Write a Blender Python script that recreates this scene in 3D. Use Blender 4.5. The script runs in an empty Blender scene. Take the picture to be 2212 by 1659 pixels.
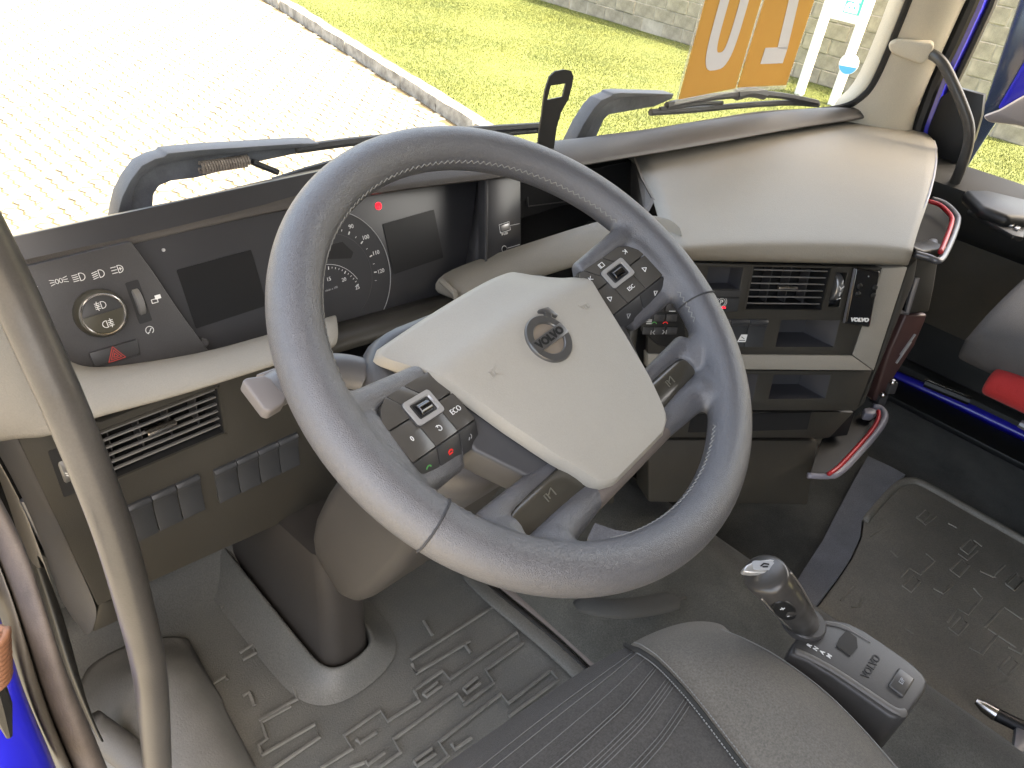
import bpy, bmesh, math, random
import numpy as np
from mathutils import Vector as V, Matrix
random.seed(11); np.random.seed(11)
RAD = math.radians
scene = bpy.context.scene
# ------------------------------------------------------------------ camera
# X = right across the cab, Y = forward, Z = up; cab floor at z = 0, steering wheel hub at (0, 0, .76)
YAW, PITCH, ROLL, FPX = RAD(49.714), RAD(36.639), RAD(-7.945), 1600.0
CX, CY = 1106.0, 829.5                    # picture centre, 2212 x 1659 grid
CAM = V((-0.433, -0.346, 1.112))
_f = V((math.sin(YAW)*math.cos(PITCH), math.cos(YAW)*math.cos(PITCH), -math.sin(PITCH)))
_r = V((math.cos(YAW), -math.sin(YAW), 0)); _d = _f.cross(_r)
_cr, _sr = math.cos(ROLL), math.sin(ROLL)
CR, CD, CF = _cr*_r + _sr*_d, -_sr*_r + _cr*_d, _f
cam_d = bpy.data.cameras.new('camera'); cam = bpy.data.objects.new('camera', cam_d)
scene.collection.objects.link(cam); scene.camera = cam
cam_d.sensor_width = 36; cam_d.lens = FPX/2212*36; cam_d.clip_start = .02; cam_d.clip_end = 500
m = Matrix.Identity(4)
for i in range(3):
    m[i][0], m[i][1], m[i][2], m[i][3] = CR[i], -CD[i], -CF[i], CAM[i]
cam.matrix_world = m
# ------------------------------------------------------------------ light
SUN_EL, SUN_AZ = RAD(63), RAD(152)       # azimuth clockwise from +Y (front of the truck): behind, a little right
world = bpy.data.worlds.new('World'); scene.world = world; world.use_nodes = True
nt = world.node_tree
sky = nt.nodes.new('ShaderNodeTexSky'); sky.sky_type = 'NISHITA'; sky.sun_disc = False
sky.sun_elevation = SUN_EL; sky.sun_rotation = SUN_AZ
sky.dust_density = 6.0; sky.air_density = .7; sky.ozone_density = .6; sky.altitude = 50
bg = nt.nodes['Background']; bg.inputs['Strength'].default_value = .15
nt.links.new(sky.outputs[0], bg.inputs['Color'])
sun_d = bpy.data.lights.new('sun', 'SUN'); sun = bpy.data.objects.new('sun', sun_d); scene.collection.objects.link(sun)
sun_d.energy = 2.2; sun_d.angle = RAD(.55); sun_d.color = (1, .95, .86)
sdir = V((math.sin(SUN_AZ)*math.cos(SUN_EL), math.cos(SUN_AZ)*math.cos(SUN_EL), math.sin(SUN_EL)))
sun.rotation_euler = sdir.to_track_quat('Z', 'Y').to_euler()
sun.location = (0, 0, 30)
scene.view_settings.view_transform = 'Standard'; scene.view_settings.look = 'None'
scene.view_settings.exposure = 3.45; scene.view_settings.gamma = 1
scene.view_settings.use_white_balance = True; scene.view_settings.white_balance_temperature = 8250; scene.view_settings.white_balance_tint = 6
scene.cycles.use_denoising = True
try: scene.cycles.denoiser = 'OPENIMAGEDENOISE'
except Exception: pass
scene.cycles.max_bounces = 10; scene.cycles.diffuse_bounces = 6; scene.cycles.transparent_max_bounces = 16
scene.cycles.sample_clamp_indirect = 8

# ------------------------------------------------------------------ pixel -> point on a real plane
def ray(x, y): return CR*((x-CX)/FPX) + CD*((y-CY)/FPX) + CF
def hit(x, y, p, n):
    v = ray(x, y); return CAM + v*((V(p)-CAM).dot(n)/v.dot(n))
def az(x, y, z): return hit(x, y, (0, 0, z), V((0, 0, 1)))
def ay(x, y, Y): return hit(x, y, (0, Y, 0), V((0, 1, 0)))
def ax(x, y, X): return hit(x, y, (X, 0, 0), V((1, 0, 0)))
class Plane:
    def __init__(s, o, a, n):
        s.o = V(o); s.n = V(n).normalized(); s.a = V(a).normalized(); s.b = s.n.cross(s.a).normalized()
    def px(s, x, y, h=0): return hit(x, y, s.o + s.n*h, s.n)
    def uv(s, x, y, h=0):
        d = s.px(x, y, h)-s.o; return (d.dot(s.a), d.dot(s.b))
    def w(s, u, v, h=0): return s.o + s.a*u + s.b*v + s.n*h
    def tilted(s, u, v, h, du=0, dv=0):       # sub-plane: normal leans by du along a, dv along b
        n = (s.n + s.a*du + s.b*dv).normalized(); a = (s.a - n*s.a.dot(n)).normalized()
        return Plane(s.w(u, v, h), a, n)
def tri(c, s): return [(c+k*s) for k in (-1, 0, 1)]

# ------------------------------------------------------------------ materials
MATS = {}
def mat(name, col, rough=.55, metal=0., grain=0., gscale=900., var=.0, vscale=6., spec=.5, coat=0., emit=None, estr=0., col2=None, kind='noise', alpha=1., sheen=0., speck=.10):
    if name in MATS: return MATS[name]
    M = bpy.data.materials.new(name); M.use_nodes = True; t = M.node_tree; b = t.nodes['Principled BSDF']
    b.inputs['Base Color'].default_value = (*col, 1); b.inputs['Roughness'].default_value = rough
    b.inputs['Metallic'].default_value = metal; b.inputs['Specular IOR Level'].default_value = spec
    if coat: b.inputs['Coat Weight'].default_value = coat; b.inputs['Coat Roughness'].default_value = .08
    if sheen: b.inputs['Sheen Weight'].default_value = sheen; b.inputs['Sheen Roughness'].default_value = .4
    if emit: b.inputs['Emission Color'].default_value = (*emit, 1); b.inputs['Emission Strength'].default_value = estr
    if alpha < 1: b.inputs['Alpha'].default_value = alpha
    tc = t.nodes.new('ShaderNodeTexCoord')
    if var or col2:
        n = t.nodes.new('ShaderNodeTexNoise'); n.inputs['Scale'].default_value = vscale; n.inputs['Detail'].default_value = 8; n.inputs['Roughness'].default_value = .65
        t.links.new(tc.outputs['Object'], n.inputs['Vector'])
        r = t.nodes.new('ShaderNodeValToRGB')
        c2 = col2 or tuple(min(1, c*(1+var)) for c in col); c1 = col if col2 else tuple(c*(1-var) for c in col)
        r.color_ramp.elements[0].color = (*c1, 1); r.color_ramp.elements[1].color = (*c2, 1)
        r.color_ramp.elements[0].position = .32; r.color_ramp.elements[1].position = .68
        t.links.new(n.outputs['Fac'], r.inputs['Fac']); t.links.new(r.outputs[0], b.inputs['Base Color'])
        rr = t.nodes.new('ShaderNodeMapRange'); rr.inputs['To Min'].default_value = max(.03, rough-.07); rr.inputs['To Max'].default_value = min(1, rough+.08)
        t.links.new(n.outputs['Fac'], rr.inputs['Value']); t.links.new(rr.outputs[0], b.inputs['Roughness'])
    if grain:
        bp = t.nodes.new('ShaderNodeBump'); bp.inputs['Strength'].default_value = grain; bp.inputs['Distance'].default_value = .001
        if kind == 'leather':
            n1 = t.nodes.new('ShaderNodeTexNoise'); n1.inputs['Scale'].default_value = gscale*.4; n1.inputs['Detail'].default_value = 2
            t.links.new(tc.outputs['Object'], n1.inputs['Vector'])
            mx = t.nodes.new('ShaderNodeMix'); mx.data_type = 'VECTOR'; mx.inputs['Factor'].default_value = .0035
            t.links.new(tc.outputs['Object'], mx.inputs[4]); t.links.new(n1.outputs['Color'], mx.inputs[5])
            vo = t.nodes.new('ShaderNodeTexVoronoi'); vo.feature = 'DISTANCE_TO_EDGE'; vo.inputs['Scale'].default_value = gscale
            t.links.new(mx.outputs[1], vo.inputs['Vector'])
            mr = t.nodes.new('ShaderNodeMapRange'); mr.inputs['From Max'].default_value = .28
            t.links.new(vo.outputs['Distance'], mr.inputs['Value']); t.links.new(mr.outputs[0], bp.inputs['Height'])
        elif kind == 'weave':
            wv = []
            for ang in (.4, -.9):
                mp = t.nodes.new('ShaderNodeMapping'); mp.inputs['Rotation'].default_value = (0, 0, ang)
                t.links.new(tc.outputs['Object'], mp.inputs['Vector'])
                w_ = t.nodes.new('ShaderNodeTexWave'); w_.inputs['Scale'].default_value = gscale; w_.inputs['Distortion'].default_value = .6
                t.links.new(mp.outputs[0], w_.inputs['Vector']); wv.append(w_)
            mt = t.nodes.new('ShaderNodeMath'); mt.operation = 'ADD'
            t.links.new(wv[0].outputs['Fac'], mt.inputs[0]); t.links.new(wv[1].outputs['Fac'], mt.inputs[1]); t.links.new(mt.outputs[0], bp.inputs['Height'])
        else:
            n1 = t.nodes.new('ShaderNodeTexNoise'); n1.inputs['Scale'].default_value = gscale; n1.inputs['Detail'].default_value = 3
            t.links.new(tc.outputs['Object'], n1.inputs['Vector']); t.links.new(n1.outputs['Fac'], bp.inputs['Height'])
        t.links.new(bp.outputs[0], b.inputs['Normal'])
    if grain:      # fine speckle of the surface itself
        src = b.inputs['Base Color'].links[0].from_socket if b.inputs['Base Color'].links else None
        n3 = t.nodes.new('ShaderNodeTexNoise'); n3.inputs['Scale'].default_value = 620 if speck < .2 else 420; n3.inputs['Detail'].default_value = 4; n3.inputs['Roughness'].default_value = .75
        t.links.new(tc.outputs['Object'], n3.inputs['Vector'])
        m3 = t.nodes.new('ShaderNodeMapRange'); m3.inputs['From Min'].default_value = .3; m3.inputs['From Max'].default_value = .7; m3.inputs['To Min'].default_value = 1-speck; m3.inputs['To Max'].default_value = 1+speck
        t.links.new(n3.outputs['Fac'], m3.inputs['Value'])
        vm = t.nodes.new('ShaderNodeVectorMath'); vm.operation = 'SCALE'; vm.inputs[0].default_value = col
        if src: t.links.new(src, vm.inputs[0])
        t.links.new(m3.outputs[0], vm.inputs['Scale']); t.links.new(vm.outputs[0], b.inputs['Base Color'])
    MATS[name] = M
    return M
BEIGE = mat('beige_plastic', (.272, .25, .21), .6, grain=.5, gscale=480, var=.05, vscale=5, speck=.06)
PADM = mat('airbag_cover_plastic', (.345, .323, .280), .5, grain=.22, gscale=700, var=.04, vscale=9, speck=.035)
BROWN = mat('dark_brown_plastic', (.038, .035, .029), .42, grain=.25, gscale=800, var=.12, vscale=5)
LIPM = mat('dash_lip_vinyl', (.072, .064, .057), .5, grain=.4, gscale=600, var=.1)
CHAR = mat('charcoal_plastic', (.055, .053, .054), .45, grain=.15, gscale=1200, var=.1)
CLUST = mat('cluster_face', (.042, .042, .045), .32, var=.08, vscale=4)
SCREEN = mat('dark_lcd', (.010, .010, .011), .38)
BLACK = mat('black_plastic', (.011, .011, .011), .45, grain=.1, gscale=900)
VOIDM = mat('black_recess', (.006, .006, .006), .8)
LEATHER = mat('grey_leather', (.092, .093, .101), .34, spec=.9, grain=.32, gscale=760, kind='leather', var=.02, vscale=12)
BTN = mat('button_satin', (.075, .070, .063), .27)
BTND = mat('button_dark', (.042, .042, .043), .42)
SWM = mat('switch_blank', (.036, .038, .041), .36, grain=.1, gscale=1500)
GLOSS = mat('piano_black', (.055, .05, .04), .22, coat=.4, var=.1)
CHROME = mat('satin_chrome', (.62, .59, .56), .25, metal=1.)
CHROMED = mat('dark_chrome', (.36, .355, .35), .34, metal=.75)
SILVER = mat('silver_paint', (.15, .15, .16), .36, metal=.4)
WHITEP = mat('white_print', (.78, .78, .76), .5)
GREYP = mat('grey_print', (.36, .36, .36), .5)
REDP = mat('red_print_glow', (.55, .03, .03), .45, emit=(.9, .03, .03), estr=.04)  # print with a faint red glow added
REDL = mat('red_lamp', (.8, .02, .03), .4, emit=(1, .01, .03), estr=.45)
GREENP = mat('green_print', (.1, .42, .12), .5)
REDTRIM = mat('red_trim', (.42, .018, .025), .35)
RUBBER = mat('floor_rubber', (.078, .082, .080), .46, grain=.6, gscale=420, col2=(.122, .119, .107), vscale=5, spec=.5, speck=.3)
RUBBERD = mat('passenger_mat_rubber', (.15, .138, .115), .5, grain=.6, gscale=420, col2=(.23, .21, .172), vscale=5, spec=.5, speck=.3)
CARPET = mat('tunnel_carpet', (.066, .065, .056), .9, grain=.9, gscale=600, var=.35, vscale=9, sheen=.2, speck=.45)
CARPETB = mat('blue_grey_felt', (.165, .168, .182), .92, grain=.9, gscale=700, var=.15, vscale=14, sheen=.2, speck=.3)
FABRIC = mat('seat_fabric', (.068, .063, .057), .85, grain=.5, gscale=260, kind='weave', var=.14, vscale=11, sheen=.12, speck=.4)
BOLST = mat('seat_bolster_fabric', (.165, .15, .126), .8, grain=.5, gscale=300, kind='weave', var=.1, vscale=9, sheen=.12, speck=.36)
THREAD = mat('grey_thread', (.24, .24, .23), .7)
BLUE = mat('blue_body_paint', (.012, .014, .46), .3, coat=.6, var=.05)
SEALM = mat('rubber_seal', (.095, .078, .068), .75, grain=.4, gscale=500, var=.3, vscale=14)
IVORY = mat('ivory_trim', (.66, .60, .48), .55, grain=.12, gscale=700, var=.03)
HANDLE = mat('grab_handle_rubber', (.065, .061, .057), .34, grain=.12, gscale=700, var=.2, vscale=10)
WIPER = mat('wiper_paint', (.13, .137, .15), .38, grain=.25, gscale=300, var=.35, vscale=22)
BLADE = mat('wiper_rubber', (.03, .03, .03), .6)
RUST = mat('rusty_spring', (.36, .30, .25), .6, metal=.4, var=.4, vscale=60)
SEATRED = mat('red_seat_fabric', (.42, .02, .02), .8, grain=.4, gscale=300, kind='weave', sheen=.1)
DOORM = mat('door_panel', (.035, .035, .033), .6, grain=.2, gscale=700, var=.15)
DOORB = mat('door_fabric', (.085, .076, .06), .85, grain=.3, gscale=500, var=.15)
MAROON = mat('maroon_plastic', (.07, .035, .032), .4, var=.15)

# ------------------------------------------------------------------ objects
COL = scene.collection
def tag(o, label=None, cat=None, group=None, kind=None):
    if label: o['label'] = label
    if cat: o['category'] = cat
    if group: o['group'] = group
    if kind: o['kind'] = kind
    return o
def thing(name, label, cat, loc=(0, 0, 0), group=None):
    o = bpy.data.objects.new(name, None); COL.objects.link(o); o.location = loc; o.empty_display_size = .05
    return tag(o, label, cat, group)
def origin(o):
    p = V((0, 0, 0))
    while o is not None: p = p + V(o.location); o = o.parent
    return p
def obj(name, bm, m, parent=None, smooth=35, bevel=0, seg=2, sub=0, solid=0, base=None):
    """one mesh object from a bmesh in world coordinates"""
    me = bpy.data.meshes.new(name)
    off = origin(parent) if parent else V(base or (0, 0, 0))
    if not isinstance(bm, bpy.types.Mesh):
        bmesh.ops.recalc_face_normals(bm, faces=bm.faces)
        if bevel:
            es = [e for e in bm.edges if len(e.link_faces) == 2 and e.calc_face_angle(0) > RAD(28)]
            if es: bmesh.ops.bevel(bm, geom=es, offset=bevel, segments=seg, profile=.5, affect='EDGES', clamp_overlap=True)
        bm.to_mesh(me); bm.free()
    else: me = bm
    for v in me.vertices: v.co = v.co - off
    if smooth:
        me.polygons.foreach_set('use_smooth', [True]*len(me.polygons))
        if smooth < 180: me.set_sharp_from_angle(angle=RAD(smooth))
    o = bpy.data.objects.new(name, me); COL.objects.link(o)
    if m: me.materials.append(m)
    if parent: o.parent = parent
    else: o.location = off
    if sub:
        s = o.modifiers.new('s', 'SUBSURF'); s.levels = sub; s.render_levels = sub
    if solid:
        s = o.modifiers.new('t', 'SOLIDIFY'); s.thickness = abs(solid); s.offset = -1 if solid > 0 else 1
    return o
# ---- shapes added to a bmesh
def nb(): return bmesh.new()
def prism(bm, pts, d):
    """closed outline pts (world) extruded by vector d"""
    a = [bm.verts.new(p) for p in pts]; b = [bm.verts.new(V(p)+d) for p in pts]
    n = len(pts); bm.faces.new(a); bm.faces.new(b[::-1])
    for i in range(n): bm.faces.new((a[i], b[i], b[(i+1) % n], a[(i+1) % n]))
    return bm
def box(bm, P, u0, u1, v0, v1, h0, h1):
    return prism(bm, [P.w(u0, v0, h0), P.w(u1, v0, h0), P.w(u1, v1, h0), P.w(u0, v1, h0)], P.n*(h1-h0))
def wbox(bm, x0, x1, y0, y1, z0, z1):
    return prism(bm, [V((x0, y0, z0)), V((x1, y0, z0)), V((x1, y1, z0)), V((x0, y1, z0))], V((0, 0, z1-z0)))
def grid(bm, rows, close_u=False, close_v=False, cap=False):
    vs = [[bm.verts.new(p) for p in r] for r in rows]
    nr, nc = len(vs), len(vs[0])
    for i in range(nr - (0 if close_u else 1)):
        for j in range(nc - (0 if close_v else 1)):
            try: bm.faces.new((vs[i][j], vs[i][(j+1) % nc], vs[(i+1) % nr][(j+1) % nc], vs[(i+1) % nr][j]))
            except ValueError: pass
    if cap:
        for r in (vs[0], vs[-1]):
            try: bm.faces.new(r)
            except ValueError: pass
    return bm
def tube(bm, pts, r, n=12, cap=True, flat=1., upv=None):
    pts = [V(p) for p in pts]; N = len(pts); rows = []
    rad = r if isinstance(r, (list, tuple)) else [r]*N
    up = V(upv) if upv else None
    prev = None
    for i, p in enumerate(pts):
        t = (pts[min(i+1, N-1)]-pts[max(i-1, 0)]).normalized()
        if prev is None:
            s = up if up else (V((0, 0, 1)) if abs(t.z) < .9 else V((1, 0, 0)))
            x = t.cross(s).normalized()
        else: x = (prev - t*prev.dot(t)).normalized()
        prev = x; y = t.cross(x)
        rows.append([p + x*math.cos(2*math.pi*k/n)*rad[i] + y*math.sin(2*math.pi*k/n)*rad[i]*flat for k in range(n)])
    return grid(bm, rows, close_v=True, cap=cap)
def smooth_path(pts, n=8):
    """Catmull-Rom through pts"""
    pts = [V(p) for p in pts]; out = []
    P = [pts[0]*2-pts[1]] + pts + [pts[-1]*2-pts[-2]]
    for i in range(1, len(P)-2):
        a, b, c, d = P[i-1], P[i], P[i+1], P[i+2]
        for k in range(n):
            t = k/n
            out.append(.5*((2*b) + (c-a)*t + (2*a-5*b+4*c-d)*t*t + (3*b-a-3*c+d)*t**3))
    out.append(pts[-1]); return out
def lathe(bm, P, prof, n=40, u=0, v=0, cap=True):
    rows = [[P.w(u+r*math.cos(2*math.pi*k/n), v+r*math.sin(2*math.pi*k/n), h) for k in range(n)] for r, h in prof]
    return grid(bm, rows, close_v=True, cap=cap)
def sphere(bm, c, r, n=10, sc=(1, 1, 1)):
    rows = []
    for i in range(1, n):
        t = math.pi*i/n
        rows.append([V(c)+V((math.sin(t)*math.cos(2*math.pi*k/(2*n))*r*sc[0], math.sin(t)*math.sin(2*math.pi*k/(2*n))*r*sc[1], math.cos(t)*r*sc[2])) for k in range(2*n)])
    return grid(bm, rows, close_v=True, cap=True)
def rrect(u0, u1, v0, v1, r, n=4):
    out = []
    for cx, cy, a in ((u1-r, v1-r, 0), (u0+r, v1-r, 90), (u0+r, v0+r, 180), (u1-r, v0+r, 270)):
        for k in range(n+1):
            t = RAD(a+90*k/n); out.append((cx+r*math.cos(t), cy+r*math.sin(t)))
    return out
def strokes(bm, P, lines, w, h0=.0002, h1=.0006):
    """thin raised line work; lines = polylines in plane coordinates"""
    for L in lines:
        for (a, b) in zip(L[:-1], L[1:]):
            d = V((b[0]-a[0], b[1]-a[1])); 
            if d.length < 1e-7: continue
            d.normalize(); n = V((-d.y, d.x))*w/2; e = d*w*.35
            q = [(a[0]-e.x+n.x, a[1]-e.y+n.y), (a[0]-e.x-n.x, a[1]-e.y-n.y), (b[0]+e.x-n.x, b[1]+e.y-n.y), (b[0]+e.x+n.x, b[1]+e.y+n.y)]
            prism(bm, [P.w(x, y, h0) for x, y in q], P.n*(h1-h0))
    return bm
def arc(cx, cy, r, a0, a1, n=12, ry=None):
    return [(cx+r*math.cos(RAD(a0+(a1-a0)*k/n)), cy+(ry or r)*math.sin(RAD(a0+(a1-a0)*k/n))) for k in range(n+1)]
def text(name, s, P, u, v, size, m, parent, rot=0, h=.0004, ext=.0003, sx=1., mirror=False, align='CENTER', bold=0.):
    c = bpy.data.curves.new(name, 'FONT'); c.body = s; c.size = size; c.extrude = ext; c.align_x = align; c.align_y = 'CENTER'; c.offset = bold
    c.resolution_u = 3
    t = bpy.data.objects.new(name, c); COL.objects.link(t)
    bpy.context.view_layer.update()
    me = bpy.data.meshes.new_from_object(t.evaluated_get(bpy.context.evaluated_depsgraph_get()))
    bpy.data.objects.remove(t); bpy.data.curves.remove(c)
    cr, sr = math.cos(rot), math.sin(rot)
    for q in me.vertices:
        x, y, z = q.co; x *= sx*(-1 if mirror else 1)
        q.co = P.w(u+x*cr-y*sr, v+x*sr+y*cr, h+z)
    if mirror: me.flip_normals()
    return obj(name, me, m, parent, smooth=0)
def plate(name, P, pxs, h0, h1, m, parent, bevel=.0015, seg=2, smooth=35):
    """solid plate whose visible face (height h1 over plane P) has the outline pxs"""
    return obj(name, prism(nb(), [P.px(x, y, h1) for x, y in pxs], P.n*(h0-h1)), m, parent, smooth, bevel, seg)
def rplate(name, P, outline, h0, h1, m, parent, bevel=.0015, seg=2, smooth=35):
    return obj(name, prism(nb(), [P.w(u, v, h1) for u, v in outline], P.n*(h0-h1)), m, parent, smooth, bevel, seg)
# ================================================================== outside: yard, kerb, lawn, wall, sign
GZ, LZ = -1.45, -1.33
def proj(p):
    d = V(p)-CAM; z = d.dot(CF)
    return (CX+FPX*d.dot(CR)/z, CY+FPX*d.dot(CD)/z, z)
def sheet(name, x0, x1, y0, y1, z, m, kind='structure'):
    bm = nb(); vs = [bm.verts.new(p) for p in ((x0, y0, z), (x1, y0, z), (x1, y1, z), (x0, y1, z))]; bm.faces.new(vs)
    return tag(obj(name, bm, m, smooth=0), kind=kind)
SOIL = mat('soil', (.16, .13, .09), .95, var=.25, vscale=1.5)
SAND = mat('joint_sand', (.066, .050, .025), .95, var=.3, vscale=9)
PAV = mat('concrete_paver', (.115, .107, .089), .85, grain=.5, gscale=180, col2=(.185, .174, .147), vscale=2.2)
LIME = mat('whitewashed_kerb', (.10, .092, .078), .85, grain=.8, gscale=60, col2=(.36, .345, .31), vscale=6)
sheet('ground', -120, 120, -120, 120, GZ-.06, SOIL)
yard = sheet('paved_yard', -14, 6.9, -8, 22, GZ-.016, PAV)
bed = sheet('joint_bed', -3.5, 6.9, 2.85, 17.1, GZ-.010, SAND); del bed['kind']; bed.parent = yard
Wp, ZA = .113, .0125
def gz(t):   # zigzag of every joint line, one tooth per paver width
    f = (t/Wp) % 1.0
    for (a, p), (b, q) in zip(((0, 0), (.28, 1), (.5, 0), (.78, -1), (1, 0)), ((.28, 1), (.5, 0), (.78, -1), (1, 0), (1.01, 0))):
        if f <= b: return (p+(q-p)*(f-a)/(b-a))*ZA
    return 0
def paver_outline(horiz, g=.0085):
    nx, ny = (2, 1) if horiz else (1, 2); pts = []
    tt = (0, .28, .78)
    xs = [(i+t)*Wp for i in range(nx) for t in tt]; ys = [(i+t)*Wp for i in range(ny) for t in tt]
    L, H = nx*Wp, ny*Wp
    pts += [(x+(g if x == 0 else 0), 0+gz(x)+g) for x in xs]
    pts += [(L+gz(y)-g, y+(g if y == 0 else 0)) for y in ys]
    pts += [(x-(g if x == L else 0), H+gz(x)-g) for x in [L-0]+[x for x in xs[::-1] if x > 0]]
    pts += [(0+gz(y)+g, y-(g if y == H else 0)) for y in [H-0]+[y for y in ys[::-1] if y > 0]]
    return pts
def paver_bm(bm, horiz, ox=0, oy=0, oz=0):
    o = paver_outline(horiz); n = len(o)
    cx, cy = sum(p[0] for p in o)/n, sum(p[1] for p in o)/n
    lo = [bm.verts.new((ox+x, oy+y, oz-.03)) for x, y in o]
    md = [bm.verts.new((ox+x, oy+y, oz-.005)) for x, y in o]
    hi = [bm.verts.new((ox+cx+(x-cx)*.955, oy+cy+(y-cy)*.955, oz)) for x, y in o]
    for A, B in ((lo, md), (md, hi)):
        for i in range(n): bm.faces.new((A[i], A[(i+1) % n], B[(i+1) % n], B[i]))
    bm.faces.new(hi)
cells = []
def kerb_x(y): return 4.93 + (y-5.3)*.195      # road-side foot of the kerb
for i in range(-30, 60):
    for j in range(26, 150):
        d = (i-j) % 4
        if d not in (0, 3): continue
        hz = d == 0
        x, y = i*Wp, j*Wp
        if x > kerb_x(y)-.1: continue
        p = proj((x+.1, y+.1, GZ))
        vis = -30 < p[0] < 2242 and -30 < p[1] < 545-.2*p[0] if p[2] > 0 else False
        cells.append((not vis, p[2], hz, x, y))
cells.sort()
pm = {}
for hz in (True, False):
    bm = nb(); paver_bm(bm, hz); bmesh.ops.recalc_face_normals(bm, faces=bm.faces); me = bpy.data.meshes.new('paver'); bm.to_mesh(me); bm.free(); me.materials.append(PAV); pm[hz] = me
for (nv, dz, hz, x, y) in cells[:300]:
    o = bpy.data.objects.new('paver', pm[hz]); COL.objects.link(o); o.parent = yard
    o.location = (x, y, GZ+random.uniform(-.003, .002)); o.rotation_euler = (random.gauss(0, .008), random.gauss(0, .008), 0)
bm = nb()
for (nv, dz, hz, x, y) in cells[300:]: paver_bm(bm, hz, x, y, GZ+random.uniform(-.003, .002))
o = obj('paver_field', bm, PAV, yard, smooth=0); tag(o, kind='stuff')
# kerb
kd = V((.195, 1, 0)).normalized(); kn = V((kd.y, -kd.x, 0))
kerb = thing('kerb', 'whitewashed concrete kerb between the pavers and the lawn', 'kerb', (kerb_x(5), 5, GZ))
s = -5.
while s < 12:
    L = random.uniform(.72, .95)
    c = V((kerb_x(5), 5, GZ)) + kd*(s+L/2) + kn*(.075+random.uniform(-.012, .012))
    P = Plane(c, kd, V((0, 0, 1)))
    bm = nb(); box(bm, P, -L/2+.006, L/2-.006, -.075, .075, -.04, .13+random.uniform(-.012, .012))
    bmesh.ops.subdivide_edges(bm, edges=bm.edges, cuts=3, use_grid_fill=True)
    for v in bm.verts: v.co += V((random.gauss(0, .004), random.gauss(0, .004), random.gauss(0, .004)))
    obj('kerb_stone', bm, LIME, kerb, bevel=0)
    s += L
# lawn: sheet + blades
GRASS = mat('lawn_soil_green', (.043, .058, .008), .9, col2=(.074, .085, .015), vscale=3)
bm = nb()
vs = [bm.verts.new(p) for p in ((kerb_x(-9)+.15, -9, LZ), (34, -9, LZ), (34, 24, LZ), (kerb_x(24)+.15, 24, LZ))]; bm.faces.new(vs)
tag(obj('lawn', bm, GRASS, smooth=0), kind='structure')
BL = mat('grass_blade', (.040, .060, .0065), .7, col2=(.084, .097, .016), vscale=1.6)
N = 300000
gx = np.random.uniform(3.6, 10.7, N*2); gy = np.random.uniform(1.0, 13.5, N*2)
ok = gx > 4.93+(gy-5.3)*.195+.19; gx, gy = gx[ok][:N], gy[ok][:N]; N = len(gx)
# more blades toward the passenger-window view are not needed: the strip past the door is far and small
hh = np.random.uniform(.008, .020, N)*(1+.5*np.sin(gx*2.1)*np.sin(gy*1.7)); an = np.random.uniform(0, 2*np.pi, N); ln = np.random.uniform(.2, 1.1, N)*hh; wd = np.random.uniform(.0025, .005, N)
la = np.random.uniform(0, 2*np.pi, N)
co = np.zeros((N, 3, 3), 'f')
co[:, 0] = np.c_[gx-wd*np.cos(an), gy-wd*np.sin(an), np.full(N, LZ)]; co[:, 1] = np.c_[gx+wd*np.cos(an), gy+wd*np.sin(an), np.full(N, LZ)]
co[:, 2] = np.c_[gx+ln*np.cos(la), gy+ln*np.sin(la), LZ+hh]
me = bpy.data.meshes.new('grass'); me.vertices.add(N*3); me.vertices.foreach_set('co', co.ravel()); me.loops.add(N*3); me.loops.foreach_set('vertex_index', np.arange(N*3, dtype='i'))
me.polygons.add(N); me.polygons.foreach_set('loop_start', np.arange(0, N*3, 3, dtype='i')); me.polygons.foreach_set('loop_total', np.full(N, 3, 'i')); me.update(); me.validate()
go = bpy.data.objects.new('grass', me); COL.objects.link(go); me.materials.append(BL); tag(go, 'short sunlit grass of the lawn beyond the kerb', 'grass', kind='stuff')
# block wall
BLOCK = mat('concrete_block', (.15, .134, .10), .9, grain=.9, gscale=90, col2=(.31, .285, .22), vscale=5)
MORT = mat('wall_mortar', (.30, .28, .23), .95, grain=.6, gscale=120, var=.2)
wx = 10.72
wall = thing('block_wall', 'weathered grey concrete block wall behind the lawn', 'wall', (wx, 7, LZ))
bm = nb(); wbox(bm, wx+.012, wx+.19, 1.4, 12.6, LZ-.1, LZ+8*.2+.004); obj('mortar', bm, MORT, wall, smooth=0)
bme = []
for k in range(4):
    bm = nb(); wbox(bm, 0, .18, -.193, .193, .004, .196)
    bmesh.ops.bevel(bm, geom=bm.edges[:], offset=.008, segments=1, affect='EDGES')
    bmesh.ops.recalc_face_normals(bm, faces=bm.faces)
    for v in bm.verts: v.co.x += random.gauss(0, .002)
    me = bpy.data.meshes.new('block'); bm.to_mesh(me); bm.free(); me.materials.append(BLOCK); bme.append(me)
for r in range(8):
    for c in range(28):
        o = bpy.data.objects.new('block', random.choice(bme)); COL.objects.link(o); o.parent = wall
        o.location = (random.gauss(0, .005), -5.4+.4*c+(.2 if r % 2 else 0), r*.2)
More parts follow.
